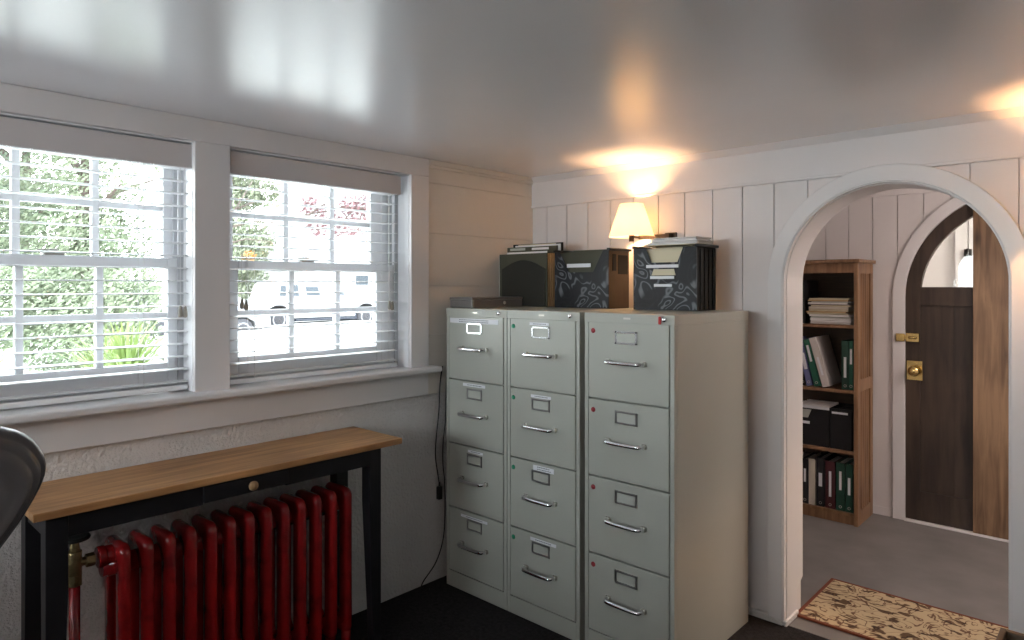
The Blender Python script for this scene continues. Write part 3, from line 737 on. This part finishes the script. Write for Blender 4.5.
# added light blocker behind the camera, shades the lower cabinet fronts
t = thing('light_blocker', 'added bookcase-shaped light blocker behind the photographer', 'bookcase', (.1, -3.92, 0))
for a, b in ((0, .03), (.9, .93), (1.77, 1.8)): B(a, b, 0, .32, 0, 1.03).build('side_panel', 'darkwoodbox', t, bevel=.002)
for z in (.06, .42, .78): B(.03, 1.77, .0, .31, z, z+.02).build('shelf', 'darkwoodbox', t)
B(-.01, 1.81, -.01, .33, 1.03, 1.055).build('top', 'darkwoodbox', t, bevel=.003); B(.03, 1.77, .31, .32, 0.0, 1.03).build('back_panel', 'darkwoodbox', t)
# ------------------------------------------------------------ power cords
c = MB().tube(smooth_path([(.030, -.680, 1.012), (.022, -.688, .93), (.020, -.694, .80), (.020, -.712, .66), (.022, -.716, .585), (.021, -.700, .50), (.020, -.690, .445)], 6), .0032, 7).build('power_cord', 'blackplastic')
tag(c, 'black cord with a plug hanging beside the window-side cabinet', 'cord')
MB().box(.010, .030, -.702, -.680, .385, .445).tube([(.020, -.691, .445), (.020, -.691, .465)], .005, 8).build('plug', 'blackplastic', c, bevel=.004)
c = MB().tube(smooth_path([(.048, -.664, 1.0), (.046, -.672, .90), (.044, -.674, .76), (.046, -.690, .66), (.044, -.690, .56), (.040, -.676, .47), (.034, -.668, .33), (.030, -.675, .20), (.030, -.72, .10), (.030, -.800, .03), (.045, -.815, .006), (.055, -.78, .004)], 6), .003, 7).build('power_cord', 'blackplastic')
tag(c, 'black cord running down beside the cabinet to the floor', 'cord')

# ------------------------------------------------------------ rug and crate
t = thing('rug', 'tan patterned runner rug with a rust border on the grey hall floor', 'rug', (1.377, .094, .0025))
B(.014, 1.25, .012, .463, 0, .009).build('pile', 'rug', t, bevel=.002)
mb = MB(); mb.box(0, .014, 0, .475, 0, .010); mb.box(1.25, 1.264, 0, .475, 0, .010); mb.box(.014, 1.25, 0, .012, 0, .010); mb.box(.014, 1.25, .463, .475, 0, .010)
mb.build('binding', 'rugedge', t, bevel=.002)
t = thing('wooden_crate', 'dark wooden crate at the bottom right corner of the picture', 'crate', (2.20, -1.208, 0))
mb = MB()
for k in range(6):
    z = .02+k*.1; mb.box(.012, .40, .286, .300, z, z+.094); mb.box(.012, .40, 0, .014, z, z+.094); mb.box(0, .012, 0, .300, z, z+.094); mb.box(.40, .412, 0, .300, z, z+.094)
mb.build('slats', 'darkwoodbox', t, bevel=.002)
B(.012, .40, .014, .286, .0, .02).build('base', 'darkwoodbox', t)
t2 = thing('paper_stack', 'stack of papers with curled white edges standing in the dark crate', 'papers', (2.202, -1.194, .02))
mb = MB()
for k in range(16): mb.box(.006+.022*k, .010+.022*k, .004, .266, 0, .560+.012*((k*7) % 5)/5)
mb.build('papers', 'paper', t2)
tag(MB().box(2.245, 2.44, -1.15, -.945, .600, .604).build('envelope', 'yellow'), 'yellow envelope lying on the papers in the dark crate', 'envelope')

ZM = True
# ------------------------------------------------------------ bookcase in the hall
BX0, BX1, BY0, BY1, BH = .60, 1.262, 1.40, 1.705, 1.548
t = thing('bookcase', 'tall oak bookcase with slatted sides in the hall beyond the archway', 'bookcase', (0, 0, 0))
def side(x0, x1):
    mb = MB(); 
    mb.box(x0, x1, BY0, BY0+.055, 0.002, BH); mb.box(x0, x1, BY1-.05, BY1, .002, BH)
    mb.box(x0, x1, BY0+.055, BY1-.05, .002, .10); mb.box(x0, x1, BY0+.055, BY1-.05, .80, .87); mb.box(x0, x1, BY0+.055, BY1-.05, BH-.06, BH)
    n = 5; a = BY0+.055; w_ = (BY1-.05-a)
    for k in range(1, n): yy = a+w_*k/n; mb.box(x0+.003, x1-.003, yy-.0105, yy+.0105, .10, BH-.06)
    return mb.build('side_panel', 'oak', t, bevel=.002)
side(BX1-.022, BX1); side(BX0, BX0+.022)
B(BX1-.030, BX1-.024, BY0+.03, BY1-.03, .05, BH-.03).build('slat_gap_shade', 'blackmatte', t)  # black sheet puts shade into the gaps between the slats
B(BX0-.015, BX1+.015, BY0-.018, BY1+.008, BH, BH+.020).build('top', 'oak', t, bevel=.003)
B(BX0+.02, BX1-.02, BY0+.004, BY0+.022, BH-.058, BH).build('top_rail', 'oak', t, bevel=.002)
B(BX0+.02, BX1-.02, BY1-.016, BY1-.008, .04, BH-.02).build('back_panel', 'darkwoodbox', t)
for z in (1.188, .808, .447, .082):
    B(BX0+.022, BX1-.022, BY0+.006, BY1-.012, z-.019, z).build('shelf', 'oak', t, bevel=.001)
B(BX0+.02, BX1-.02, BY0+.012, BY0+.026, .004, .066).build('kick_board', 'oak', t)
FY = BY0+.022; ZM = False
def binder(x, z, w_, h, d, m, label, lean=0, lab=None, spine='label', group='ring binders on the hall bookcase'):
    t = thing('ring_binder', label, 'binder', (x, FY, z), group=group)
    t.rotation_euler = (0, lean, 0)
    mb = MB(); mb.box(0, .003, .0, d, 0, h); mb.box(w_-.003, w_, .0, d, 0, h); mb.box(.0, w_, 0, .003, 0, h); mb.build('cover', m, t, bevel=.0012)
    B(.004, w_-.004, .012, d-.008, .004, h-.012).build('pages', 'paper', t)
    if lab: B(w_/2-lab[0]/2, w_/2+lab[0]/2, -.0012, -.0001, lab[1], lab[2]).build('spine_label', spine, t)
    MB().lathe([(.006, 0), (.006, -.0012), (.008, -.0012), (.008, 0)], (w_/2, 0, .022), 'y', 14).build('finger_ring', 'nickel', t)
    return t
z2 = zmap(.808)+.001; leanx = [.902, 0, 0]
def leaning(w_, h, m, ang, lab, lb, gap=.004):      # tops lean left, each resting on the one before
    x = leanx[0]
    if leanx[1]: x = leanx[0]+leanx[1]*math.cos(leanx[2])+.262*(math.sin(ang)-math.sin(leanx[2]))+gap
    binder(x, z2, w_, h, .24, m, lb, -ang, lab); leanx[:] = [x, w_, ang]
leaning(.030, .285, 'binderblue', .17, None, 'blue ring binder farthest left in the leaning row on the second shelf')
leaning(.020, .270, 'blackmatte', .19, (.010, .06, .22), 'thin dark binder with a grey spine leaning second from the left')
leaning(.034, .285, 'binderblue2', .21, (.020, .10, .20), 'slate-blue ring binder with a pale spine label on the second shelf')
leaning(.036, .285, 'bindergreen', .24, (.014, .15, .25), 'bright green ring binder leaning between slate-blue and off-white ones')
leaning(.042, .300, 'binderwhite', .27, (.012, .07, .18), 'off-white ring binder at the right end of the leaning row')
binder(1.167, z2, .040, .285, .24, 'bindergreen2', 'dark green binder with white spine label upright on the second shelf', 0, (.014, .07, .19))
binder(1.208, z2, .022, .285, .24, 'bindergreen', 'thin green binder upright against the right side of the second shelf', 0, (.012, .15, .24))
z4 = zmap(.082)+.0008
for (x, w_, h, m, lab, lb, sp_) in [(0.885, .048, .265, 'binderwhite', None, 'white binder at the left end of the bottom shelf', 'label'),
    (0.942, .034, .270, 'binderblack', (.012, .13, .21), 'black binder with short white label beside the leftmost white one on the bottom shelf', 'label'),
    (0.980, .040, .275, 'bindercream', None, 'cream binder between two black ones on the bottom shelf', 'label'),
    (1.026, .046, .290, 'binderblack', (.020, .12, .20), 'black binder with a white label beside the maroon one on the bottom shelf', 'label'),
    (1.076, .056, .280, 'bindermaroon', (.014, .07, .22), 'maroon binder on the bottom shelf', 'label'),
    (1.136, .050, .280, 'bindergreen2', (.013, .12, .23), 'dark green binder right of the maroon one on the bottom shelf', 'label'),
    (1.189, .040, .280, 'bindergreen2', (.014, .10, .20), 'dark green binder at the right end of the bottom shelf', 'label')]:
    binder(x, z4, w_, h, .22, m, lb, 0, lab, sp_)
z1 = zmap(1.188)+.001
t = binder(.902, z1, .056, .262, .24, 'binderblack', 'black upright file standing left of the paper pile on the top shelf')
rr = random.Random(5)
pile = [('paper', .009, .0), ('paper', .007, .004), ('paper', .012, 0), ('insert', .006, .01), ('paper', .010, .0), ('cream', .008, -.01), ('tan', .006, -.014), ('cream', .010, -.006), ('bindercream', .012, -.012), ('cream', .007, 0), ('bindermaroon', .003, 0), ('paper', .009, -.004), ('insert', .005, .008), ('tan', .007, -.01), ('cream', .008, 0)]
zc_ = z1; names = ['white magazine lowest in the pile', 'second white booklet from the bottom of the pile', 'thick white report third from the bottom of the pile', 'thin grey pamphlet fourth from the bottom of the pile', 'white report under the cream folders', 'lowest cream folder of the pile', 'tan folder under the middle cream folders', 'cream folder above the tan one', 'thick cream booklet in the middle of the pile', 'cream folder under the red-edged one', 'thin maroon-edged folder in the upper pile', 'white magazine above the maroon-edged folder', 'thin grey pamphlet near the top of the pile', 'tan envelope second from the top of the pile', 'cream magazine on top of the pile']
for (m, h, dx), nm in zip(pile, names):
    a = rr.uniform(-.08, .08)
    h *= 1.3; o = MB().box(-.113, .113, -.012, .19, 0, h-.0008).build('magazine', m, bevel=.0012)
    o.location = (1.098+dx+rr.uniform(-.006, .006), FY+.015+rr.uniform(-.006, .01), zc_+.0004); o.rotation_euler = (rr.uniform(-.0, .0), 0, a*.6)
    tag(o, nm+' on the top shelf', 'magazine', 'papers piled on the top shelf'); zc_ += h
z3 = zmap(.447)+.0008
def small_tote(x, w_, lb, papers):
    t = thing('file_tote', lb, 'file box', (x, FY-.004, z3), group='file totes on the third shelf')
    mb = MB(); mb.box(0, w_, 0, .004, 0, .235); mb.box(0, .004, 0, .25, 0, .235); mb.box(w_-.004, w_, 0, .25, 0, .235); mb.box(0, w_, .246, .25, 0, .235); mb.box(0, w_, 0, .25, 0, .004)
    mb.build('body', 'blackmatte', t, bevel=.002)
    B(-.002, w_+.002, -.003, .006, .222, .238).build('rim', 'label' if papers else 'blackplastic', t, bevel=.001)
    mb = MB()
    for k in range(6): mb.box(.01, w_-.01, .03+.035*k, .034+.035*k, .01, (.246 if papers else .228)-.003*(k % 2))
    mb.build('folders', 'paper' if papers else 'blackmatte', t)
    return t
t = small_tote(.905, .195, 'black file tote with pale papers and a grey flap on the third shelf', True)
MB().prism([(.0, .215), (.095, .215), (.075, .165), (.0, .165)], 1, -.006, -.0035).build('flap', 'insert', t); B(.0, .085, -.0055, -.0032, .128, .144).build('label', 'label', t)
t = small_tote(1.104, .122, 'narrow plain black file tote at the right end of the third shelf', False)
B(.012, .10, -.0045, -.003, .207, .219).build('label', 'label', t)

ZM = True
# ------------------------------------------------------------ arched door
t = thing('door_1', None, None, (0, 0, 0), kind='structure')
DY0, DY1 = HY-.008, HY+.036
gi = .524
mb = MB(); arch_band(mb, DX, DZC, gi, DR-.002, DZC-.002, DY0, DY1)
mb.box(DX-DR+.002, DX-gi, DY0, DY1, .016, DZC); mb.box(DX+gi, DX+DR-.002, DY0, DY1, .016, DZC)
mb.build('door_stile', 'doordark', t)
mb = MB(); mb.box(DX-gi, DX+gi, DY0, DY1, 1.300, 1.408); mb.box(DX-gi, DX+gi, DY0, DY1, .016, .20); mb.build('door_rail', 'doordark', t, bevel=.002)
mb = MB(); mb.box(DX-gi, DX+gi, DY0+.012, DY1-.01, .20, 1.300)
for k in range(1, 6): mb.box(DX-gi+.01+.16*k-.002, DX-gi+.01+.16*k+.002, DY0+.009, DY0+.012, .20, 1.30)
mb.build('door_panel', 'doordark', t)
# pane: half disc
P = [(DX-gi-.006, DZC)]+arch_pts(DX, DZC, gi+.006, 36)[1:-1]+[(DX+gi+.006, DZC)]
MB().prism(P, 1, HY+.012, HY+.016).build('pane', 'glass', t)
# pine plank fixed down the middle of the door
x0, x1 = 1.768, 2.06; P = [(x0, .016)]+[(x0+(x1-x0)*k/10, DZC+math.sqrt((DR-.004)**2-(x0+(x1-x0)*k/10-DX)**2)) for k in range(11)]+[(x1, .016)]
MB().prism(P, 1, DY0-.020, DY0-.0005).build('pine_plank', 'pine', t, bevel=.002)
mb = MB(); mb.box(1.385, 1.432, HY-.036, HY-.024, 1.088, 1.134); mb.box(1.437, 1.505, DY0-.022, DY0-.0005, 1.086, 1.138); mb.box(1.43, 1.44, HY-.034, HY-.022, 1.098, 1.126); mb.tube([(1.452, DY0-.026, 1.112), (1.496, DY0-.026, 1.112)], .008, 10)
mb.build('night_latch', 'brass', t, bevel=.003)
p = B(1.438, 1.520, DY0-.005, DY0, .860, .975).build('knob_plate', 'brass', t, bevel=.002)
MB().lathe([(.012, 0), (.012, -.025), (.026, -.032), (.032, -.045), (.028, -.058), (.012, -.064), (0, -.065)], (1.482, DY0-.005, .918), 'y', 24).build('door_knob', 'brass', p)
mb = MB(); mb.box(1.612-.022, 1.612+.022, 2.592, 2.600, 1.61, 1.66); mb.tube([(1.612, 2.590, 1.605), (1.612, 2.590, 1.665)], .006, 8)
h = mb.build('hinge', 'blackhinge', bevel=.001); tag(h, 'small black hinge on the white wall seen through the door glass', 'hinge')

# added fill lamps, unseen, in the hall, the vestibule and behind the camera
def fill_lamp(x, y, label, e, c):
    global ZM
    t = thing('fill_lamp', label, 'lamp', (x, y, zmap(CZ)))
    ZM = False
    MB().lathe([(.0, -.001), (.11, -.001), (.11, -.018), (.0, -.018)], (0, 0, 0), n=28).build('base', 'nickel', t)
    MB().lathe([(.10, -.018), (.095, -.05), (.06, -.075), (0, -.082)], (0, 0, 0), n=28).build('fill_glass', 'fillglass', t)
    light('fill_lamp_light', 'POINT', (x, y, CZ-.13), e, c, shadow_soft_size=.06)
ZM = False
fill_lamp(2.85, 1.0, 'added round fill lamp at the right end of the hall', 30, (1, .86, .76))
fill_lamp(2.3, -4.3, 'added round fill lamp behind the photographer', 22, (1, .88, .78))
fill_lamp(2.75, 2.25, 'added round fill lamp in the vestibule behind the door', 75, (1, .90, .78))

# ------------------------------------------------------------ outdoors
def gz(x, y):
    u = min(max((-x-.4)/9.0, 0), 1); u = u*u*(3-2*u); v = min(max((-x-9)/7, 0), 1); q = min(max((5.2-y)/3.5, 0), 1); return .72*(1-u)+(-.25)*u+.60*v*v*(3-2*v)*q
mb = MB(); xs = [-.22-.02]+[-.6-.45*k for k in range(22)]+[-14, -20, -28, -40, -60]; ys = [-40, -25, -15]+[-10+k for k in range(0, 30)]+[24, 30, 40, 60]
vs = [(x, y, gz(x, y)+(.03*noise.noise(Vector((x, y, 0))) if x < -1 else 0)) for x in xs for y in ys]; n = len(ys)
mb.add(vs, [(i*n+j, i*n+j+1, (i+1)*n+j+1, (i+1)*n+j) for i in range(len(xs)-1) for j in range(n-1)], True)
o = mb.build('ground', 'lawn', kind='structure')
mb = MB(); Pp = [(-9.5, 2.0), (-9.0, 14), (-10, 34), (-34, 34), (-34, 20), (-26, 9), (-24, 4.5), (-14, 2.6)]
mb.add([(x, y, gz(x, y)+.035) for x, y in Pp], [tuple(range(len(Pp)))]); mb.build('ground_driveway', 'gravel', kind='structure')

def leaf_cloud(mb, blobs, n, size, rnd):
    tot = sum(b[3] for b in blobs)
    for (x, y, z, r, sy) in [(b[0], b[1], b[2], b[3], b[4] if len(b) > 4 else 1) for b in blobs]:
        for _ in range(int(n*r/tot)):
            while True:
                p = Vector((rnd.uniform(-1, 1), rnd.uniform(-1, 1), rnd.uniform(-1, 1)))
                if .3 < p.length < 1: break
            p = Vector((x, y, z))+Vector((p.x*r, p.y*r*sy, p.z*r*.85)); a = Vector((rnd.gauss(0, 1), rnd.gauss(0, 1), rnd.gauss(0, 1))).normalized(); b = a.orthogonal().normalized(); s_ = size*rnd.uniform(.6, 1.3)
            c = a.cross(b)
            mb.add([p-b*s_, p-c*s_*.45+a*s_*.12, p+b*s_, p+c*s_*.45+a*s_*.12], [(0, 1, 2, 3)])
def tree(name, label, x, y, h, r, m, seed, n=2600, size=.16, trunk=True, group=None, cat='tree', low=.35):
    rnd = random.Random(seed); z0 = gz(x, y); t = thing(name, label, cat, (x, y, z0), group=group)
    if trunk:
        mb = MB(); mb.tube([(0, 0, -.1), (.1, 0, h*.3), (0, .15, h*.6), (.05, .1, h*.85)], [r*.09, r*.07, r*.05, r*.02], 10)
        for k in range(6):
            a = k*1.05+rnd.random(); q = h*(.3+.08*k); mb.tube([(.05, .03, q), (r*.35*math.cos(a), r*.35*math.sin(a), q+h*.12), (r*.7*math.cos(a), r*.7*math.sin(a), q+h*.18)], [r*.04, r*.025, r*.008], 7)
        mb.build('trunk', 'bark', t)
    bl = []
    for k in range(16):
        a = rnd.uniform(0, 2*PI); q = rnd.uniform(.1, .8)*r; zz_ = h*rnd.uniform(low, .95)
        bl.append((q*math.cos(a), q*math.sin(a), zz_, r*rnd.uniform(.28, .5)))
    mb = MB(); leaf_cloud(mb, bl, int(n*4.2), size*.38, rnd); mb.build('foliage', m, t)
    return t
tree('tree', 'pale green tree standing left of the truck behind the left window', -17.5, 2.4, 7.5, 3.0, 'leafgreen', 1, 5200, .19, low=.12, group='trees outside')
tree('tree', 'broad deep green tree behind the middle of the left window', -23, -2.4, 9, 3.8, 'leafdark', 2, 6000, .22, low=.1, group='trees outside')
tree('tree', 'light green tree at the left edge of the left window', -16, -2.6, 8, 3.0, 'leafpale', 3, 4600, .19, low=.12, group='trees outside')
tree('tree', 'deep green tree behind the white trailer at the right of the left window', -29, 3.4, 9.5, 3.4, 'leafdark', 4, 5000, .22, low=.15, group='trees outside')
tree('tree', 'green tree rising beyond the truck at the left of the right window', -25.6, 9.9, 7.5, 2.5, 'leafpale', 5, 4200, .24, low=.2, group='trees outside')
tree('hedge', 'low grey-green hedge along the lawn behind the left window', -11.0, .6, 1.7, 1.7, 'leafgreen', 6, 3600, .13, trunk=False, cat='hedge', low=.15)
tree('shrub', 'pale yellow-green shrub with orange flowers left of the truck in the right window', -19.7, 6.5, 3.5, 1.15, 'leafpale', 8, 1500, .17, cat='shrub', low=.35)
sh = [o for o in bpy.data.objects if o.name.startswith('shrub')][0]
mb = MB(); rnd = random.Random(4); leaf_cloud(mb, [(.9, 1.0, 2.6, .22)], 60, .07, rnd); mb.build('flowers', 'flower', sh)
# red maple: trunk right of the window, branch reaching across
x, y = -7.0, 5.6; t = thing('red_maple', 'red-leaved maple whose branch hangs across the top of the right window', 'tree', (x, y, gz(x, y)))
g0 = gz(x, y); mb = MB(); mb.tube([(0, 0, -.1), (-.05, -.1, 1.5), (.05, -.2, 2.6), (0, -.1, 3.8)], [.12, .10, .08, .04], 10)
mb.tube([(.05, -.2, 2.4), (.1, -1.2, 2.75), (.05, -2.2, 2.75), (0, -3.0, 2.55)], [.05, .035, .022, .008], 8)
mb.tube([(.05, -.2, 2.7), (0, -1.4, 3.1), (.05, -2.4, 3.15)], [.05, .03, .01], 8)
for yy, zz_ in ((-1.6, 2.4), (-2.0, 2.45), (-2.6, 2.5), (-3.25, 2.30)): mb.tube([(.05, yy, 2.77), (.12, yy-.25, zz_+.12), (.1, yy-.45, zz_-.02)], [.014, .009, .004], 6)
mb.build('trunk', 'bark', t); mb = MB(); rnd = random.Random(12)
leaf_cloud(mb, [(0, -2.85, 2.72, .17), (0, -2.55, 2.60, .20), (0, -2.70, 2.42, .20), (.1, -2.20, 2.80, .20), (0, -1.95, 2.55, .30), (0, -2.25, 2.45, .25), (.1, -1.75, 2.85, .30), (.1, -1.6, 2.35, .2), (0, -1.2, 3.0, .5), (0, -.3, 3.6, .9), (.3, .4, 3.2, .8), (-.3, -.6, 3.3, .7)], 4200, .033, rnd)
mb.build('foliage', 'leafred', t)
# small bare-twigged tree near the right window
x, y = -5.4, 1.15; t = thing('sapling', 'slender sapling with sparse leaves at the left of the right window', 'tree', (x, y, gz(x, y))); mb = MB()
mb.tube([(0, -.75, -.1), (0, -.6, 1.0), (0, -.45, 1.9), (0, -.1, 2.5)], [.035, .028, .018, .006], 8)
for a, b in (((0, -.45, 1.9), (0, .28, 2.02)), ((0, -.3, 2.15), (.05, .15, 2.25)), ((0, -.5, 1.7), (.05, .12, 1.78)), ((0, -.5, 1.6), (0, -.85, 2.1))): mb.tube([a, ((a[0]+b[0])/2, (a[1]+b[1])/2, (a[2]+b[2])/2+.06), b], [.014, .009, .004], 6)
mb.build('trunk', 'bark', t); mb = MB(); leaf_cloud(mb, [(0, -.85, 2.15, .25), (0, -.6, 2.0, .22), (0, -.7, 1.55, .22), (0, -.5, 2.3, .2), (.0, .2, 2.2, .13)], 230, .05, random.Random(9)); mb.build('foliage', 'leafgreen', t)
# daylily clumps on the bank right below the left window
def lily(x, y, h, n, seed, label):
    rnd = random.Random(seed); t = thing('daylily', label, 'plant', (x, y, gz(x, y)), group='daylily clumps by the window')
    mb = MB()
    for _ in range(n):
        a = rnd.uniform(0, 2*PI); L_ = h*rnd.uniform(.7, 1.15); lean = rnd.uniform(.15, .75); w_ = .013
        d = Vector((math.cos(a), math.sin(a), 0)); s_ = Vector((-d.y, d.x, 0)); P = []
        for k in range(6):
            u = k/5; p = d*(lean*L_*u**1.6)+Vector((0, 0, L_*(u-.45*lean*u*u*u))); ww = w_*(1-u**2)+.001
            P += [p-s_*ww, p+s_*ww]
        mb.add(P, [(2*k, 2*k+1, 2*k+3, 2*k+2) for k in range(5)], True)
    mb.build('leaves', 'lily', t)
for i, (x, y, h, n_, lb) in enumerate([(-2.3, -1.30, .62, 110, 'bright green daylily clump at the lower right of the left window'), (-3.6, -1.05, .66, 90, 'daylily clump behind the brightest one, nearest the window post'), (-2.7, -2.05, .60, 70, 'daylily clump left of the brightest one'), (-4.2, -1.95, .6, 60, 'daylily clump low in the middle of the left window'), (-2.5, -2.85, .5, 60, 'daylily clump at the left edge of the left window')]):
    lily(x, y, h, n_, 20+i, lb)

# vehicles
def car_body(prof, x0, x1, top_in=.12):
    # prof: list of (y, z) outline; narrows towards the top
    mb = MB(); zs = [p[1] for p in prof]; zb = min(zs); zt = max(zs); n = len(prof); vs = []
    belt = 1.10
    for sx in (0, 1):
        for (y, z) in prof:
            k = max(0, (z-belt))/(zt-belt) if zt > belt else 0
            x = x0+top_in*k if sx == 0 else x1-top_in*k
            vs.append((x, y, z))
    fs = [tuple(range(n)), tuple(range(n, 2*n))[::-1]]+[(i, (i+1) % n, n+(i+1) % n, n+i) for i in range(n)]
    return mb.add(vs, fs)
def wheel(t, x, y, r, side):
    w_ = MB().lathe([(0, -.12), (r*.62, -.12), (r*.9, -.12), (r, -.08), (r, .08), (r*.9, .12), (0, .12)], (x, y, r), 'x', 32).build('wheel', 'tyre', t)
    mb = MB(); mb.lathe([(r*.62, .10), (r*.64, .128), (r*.56, .13), (r*.50, .115), (0, .115)], (x, y, r), 'x', 32)
    h = mb.build('rim', 'alloy', w_)
t = thing('pickup_truck', 'white crew-cab pickup truck parked side-on, seen through the right window', 'truck', (-20.15, 0, -.22))
prof = [(7.95, .55), (7.95, 1.12), (9.05, 1.14), (9.12, 1.22), (9.22, 1.66), (9.34, 1.76), (11.45, 1.80), (11.75, 1.72), (12.35, 1.22), (13.7, 1.12), (14.15, 1.00), (14.22, .55), (13.6, .45), (13.55, .62), (13.42, .80), (13.20, .90), (12.92, .90), (12.70, .80), (12.57, .62), (12.52, .42), (9.82, .42), (9.79, .62), (9.66, .80), (9.44, .90), (9.16, .90), (8.94, .80), (8.81, .62), (8.76, .45)]
bd = car_body(prof, -1.9, 0, .16).build('body', 'carwhite', t, bevel=.03)
def sidewin(poly): 
    vs = []
    for (y, z) in poly:
        k = (z-1.10)/(.70); vs.append((.006-.16*k, y, z))
    n = len(vs); vs2 = [(v[0]-.05, v[1], v[2]) for v in vs]
    MB().add(vs+vs2, [tuple(range(n)), tuple(range(n, 2*n))[::-1]]+[(i, (i+1) % n, n+(i+1) % n, n+i) for i in range(n)]).build('side_window', 'carglass', t)
sidewin([(9.32, 1.24), (9.42, 1.62), (10.10, 1.66), (10.12, 1.24)]); sidewin([(10.42, 1.25), (10.40, 1.58), (10.93, 1.58), (10.98, 1.25)]); sidewin([(11.55, 1.25), (11.55, 1.62), (11.68, 1.62), (12.12, 1.25)])
B(-.02, .16, 11.10, 11.28, 1.25, 1.42).build('wing_mirror', 'carwhite', t, bevel=.03)
for y in (9.30, 13.05): wheel(t, -.14, y, .39, 1); wheel(t, -1.76, y, .39, 1)
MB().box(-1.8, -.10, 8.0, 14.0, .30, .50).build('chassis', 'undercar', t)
B(-.06, .03, 9.95, 12.4, .33, .39).build('running_board', 'undercar', t, bevel=.01)
t = thing('white_car', 'white rounded car parked left of the pickup truck', 'car', (-16.6, -1.7, -.22))
prof = [(5.2, .35), (5.1, .75), (5.7, .95), (6.3, 1.40), (7.0, 1.50), (7.7, 1.40), (8.45, .98), (8.8, .85), (8.85, .4), (8.4, .32), (8.33, .55), (8.1, .68), (7.85, .68), (7.6, .55), (7.5, .32), (6.3, .32)]
car_body(prof, -1.7, 0, .2).build('body', 'carwhite', t, bevel=.04); wheel(t, -.13, 7.97, .33, 1); wheel(t, -.13, 5.75, .33, 1)
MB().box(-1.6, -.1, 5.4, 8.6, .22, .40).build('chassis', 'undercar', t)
t = thing('utility_trailer', 'small white box trailer on the drive seen at the right of the left window', 'trailer', (-22.5, 4.4, gz(-22.5, 5.0)+.02))
B(-1.4, 0, 0, 1.6, .45, 1.62).build('body', 'carwhite', t, bevel=.05); wheel(t, -.0, .8, .28, 1)
# house
t = thing('neighbour_house', 'white gabled house behind the pickup truck', 'house', (-30, 0, -.3))
P = [(15.9, 0), (28.1, 0), (28.1, 3.1), (22, 8.0), (15.9, 3.1)]
MB().prism(P, 0, -9, 0).build('wall', 'siding', t)
mb = MB()
for s in (-1, 1):
    a = (22, 8.12); b = (22+s*7.0, 2.5); mb.prism([a, b, (b[0], b[1]+.22), (a[0], a[1]+.25)], 0, -9.4, .45)
mb.build('roof', 'shingle', t)
for (y, z, w_, h) in ((19.2, 1.75, .85, .55), (22, 1.2, 1.2, 1.6), (25.2, 1.2, 1.2, 1.6), (22, 4.6, 1.0, 1.3)):
    f = MB().box(0, .05, y-.08, y+w_+.08, z-.08, z+h+.08).build('window', 'carwhite', t); B(.05, .06, y, y+w_, z, z+h).build('pane', 'carglass', f)
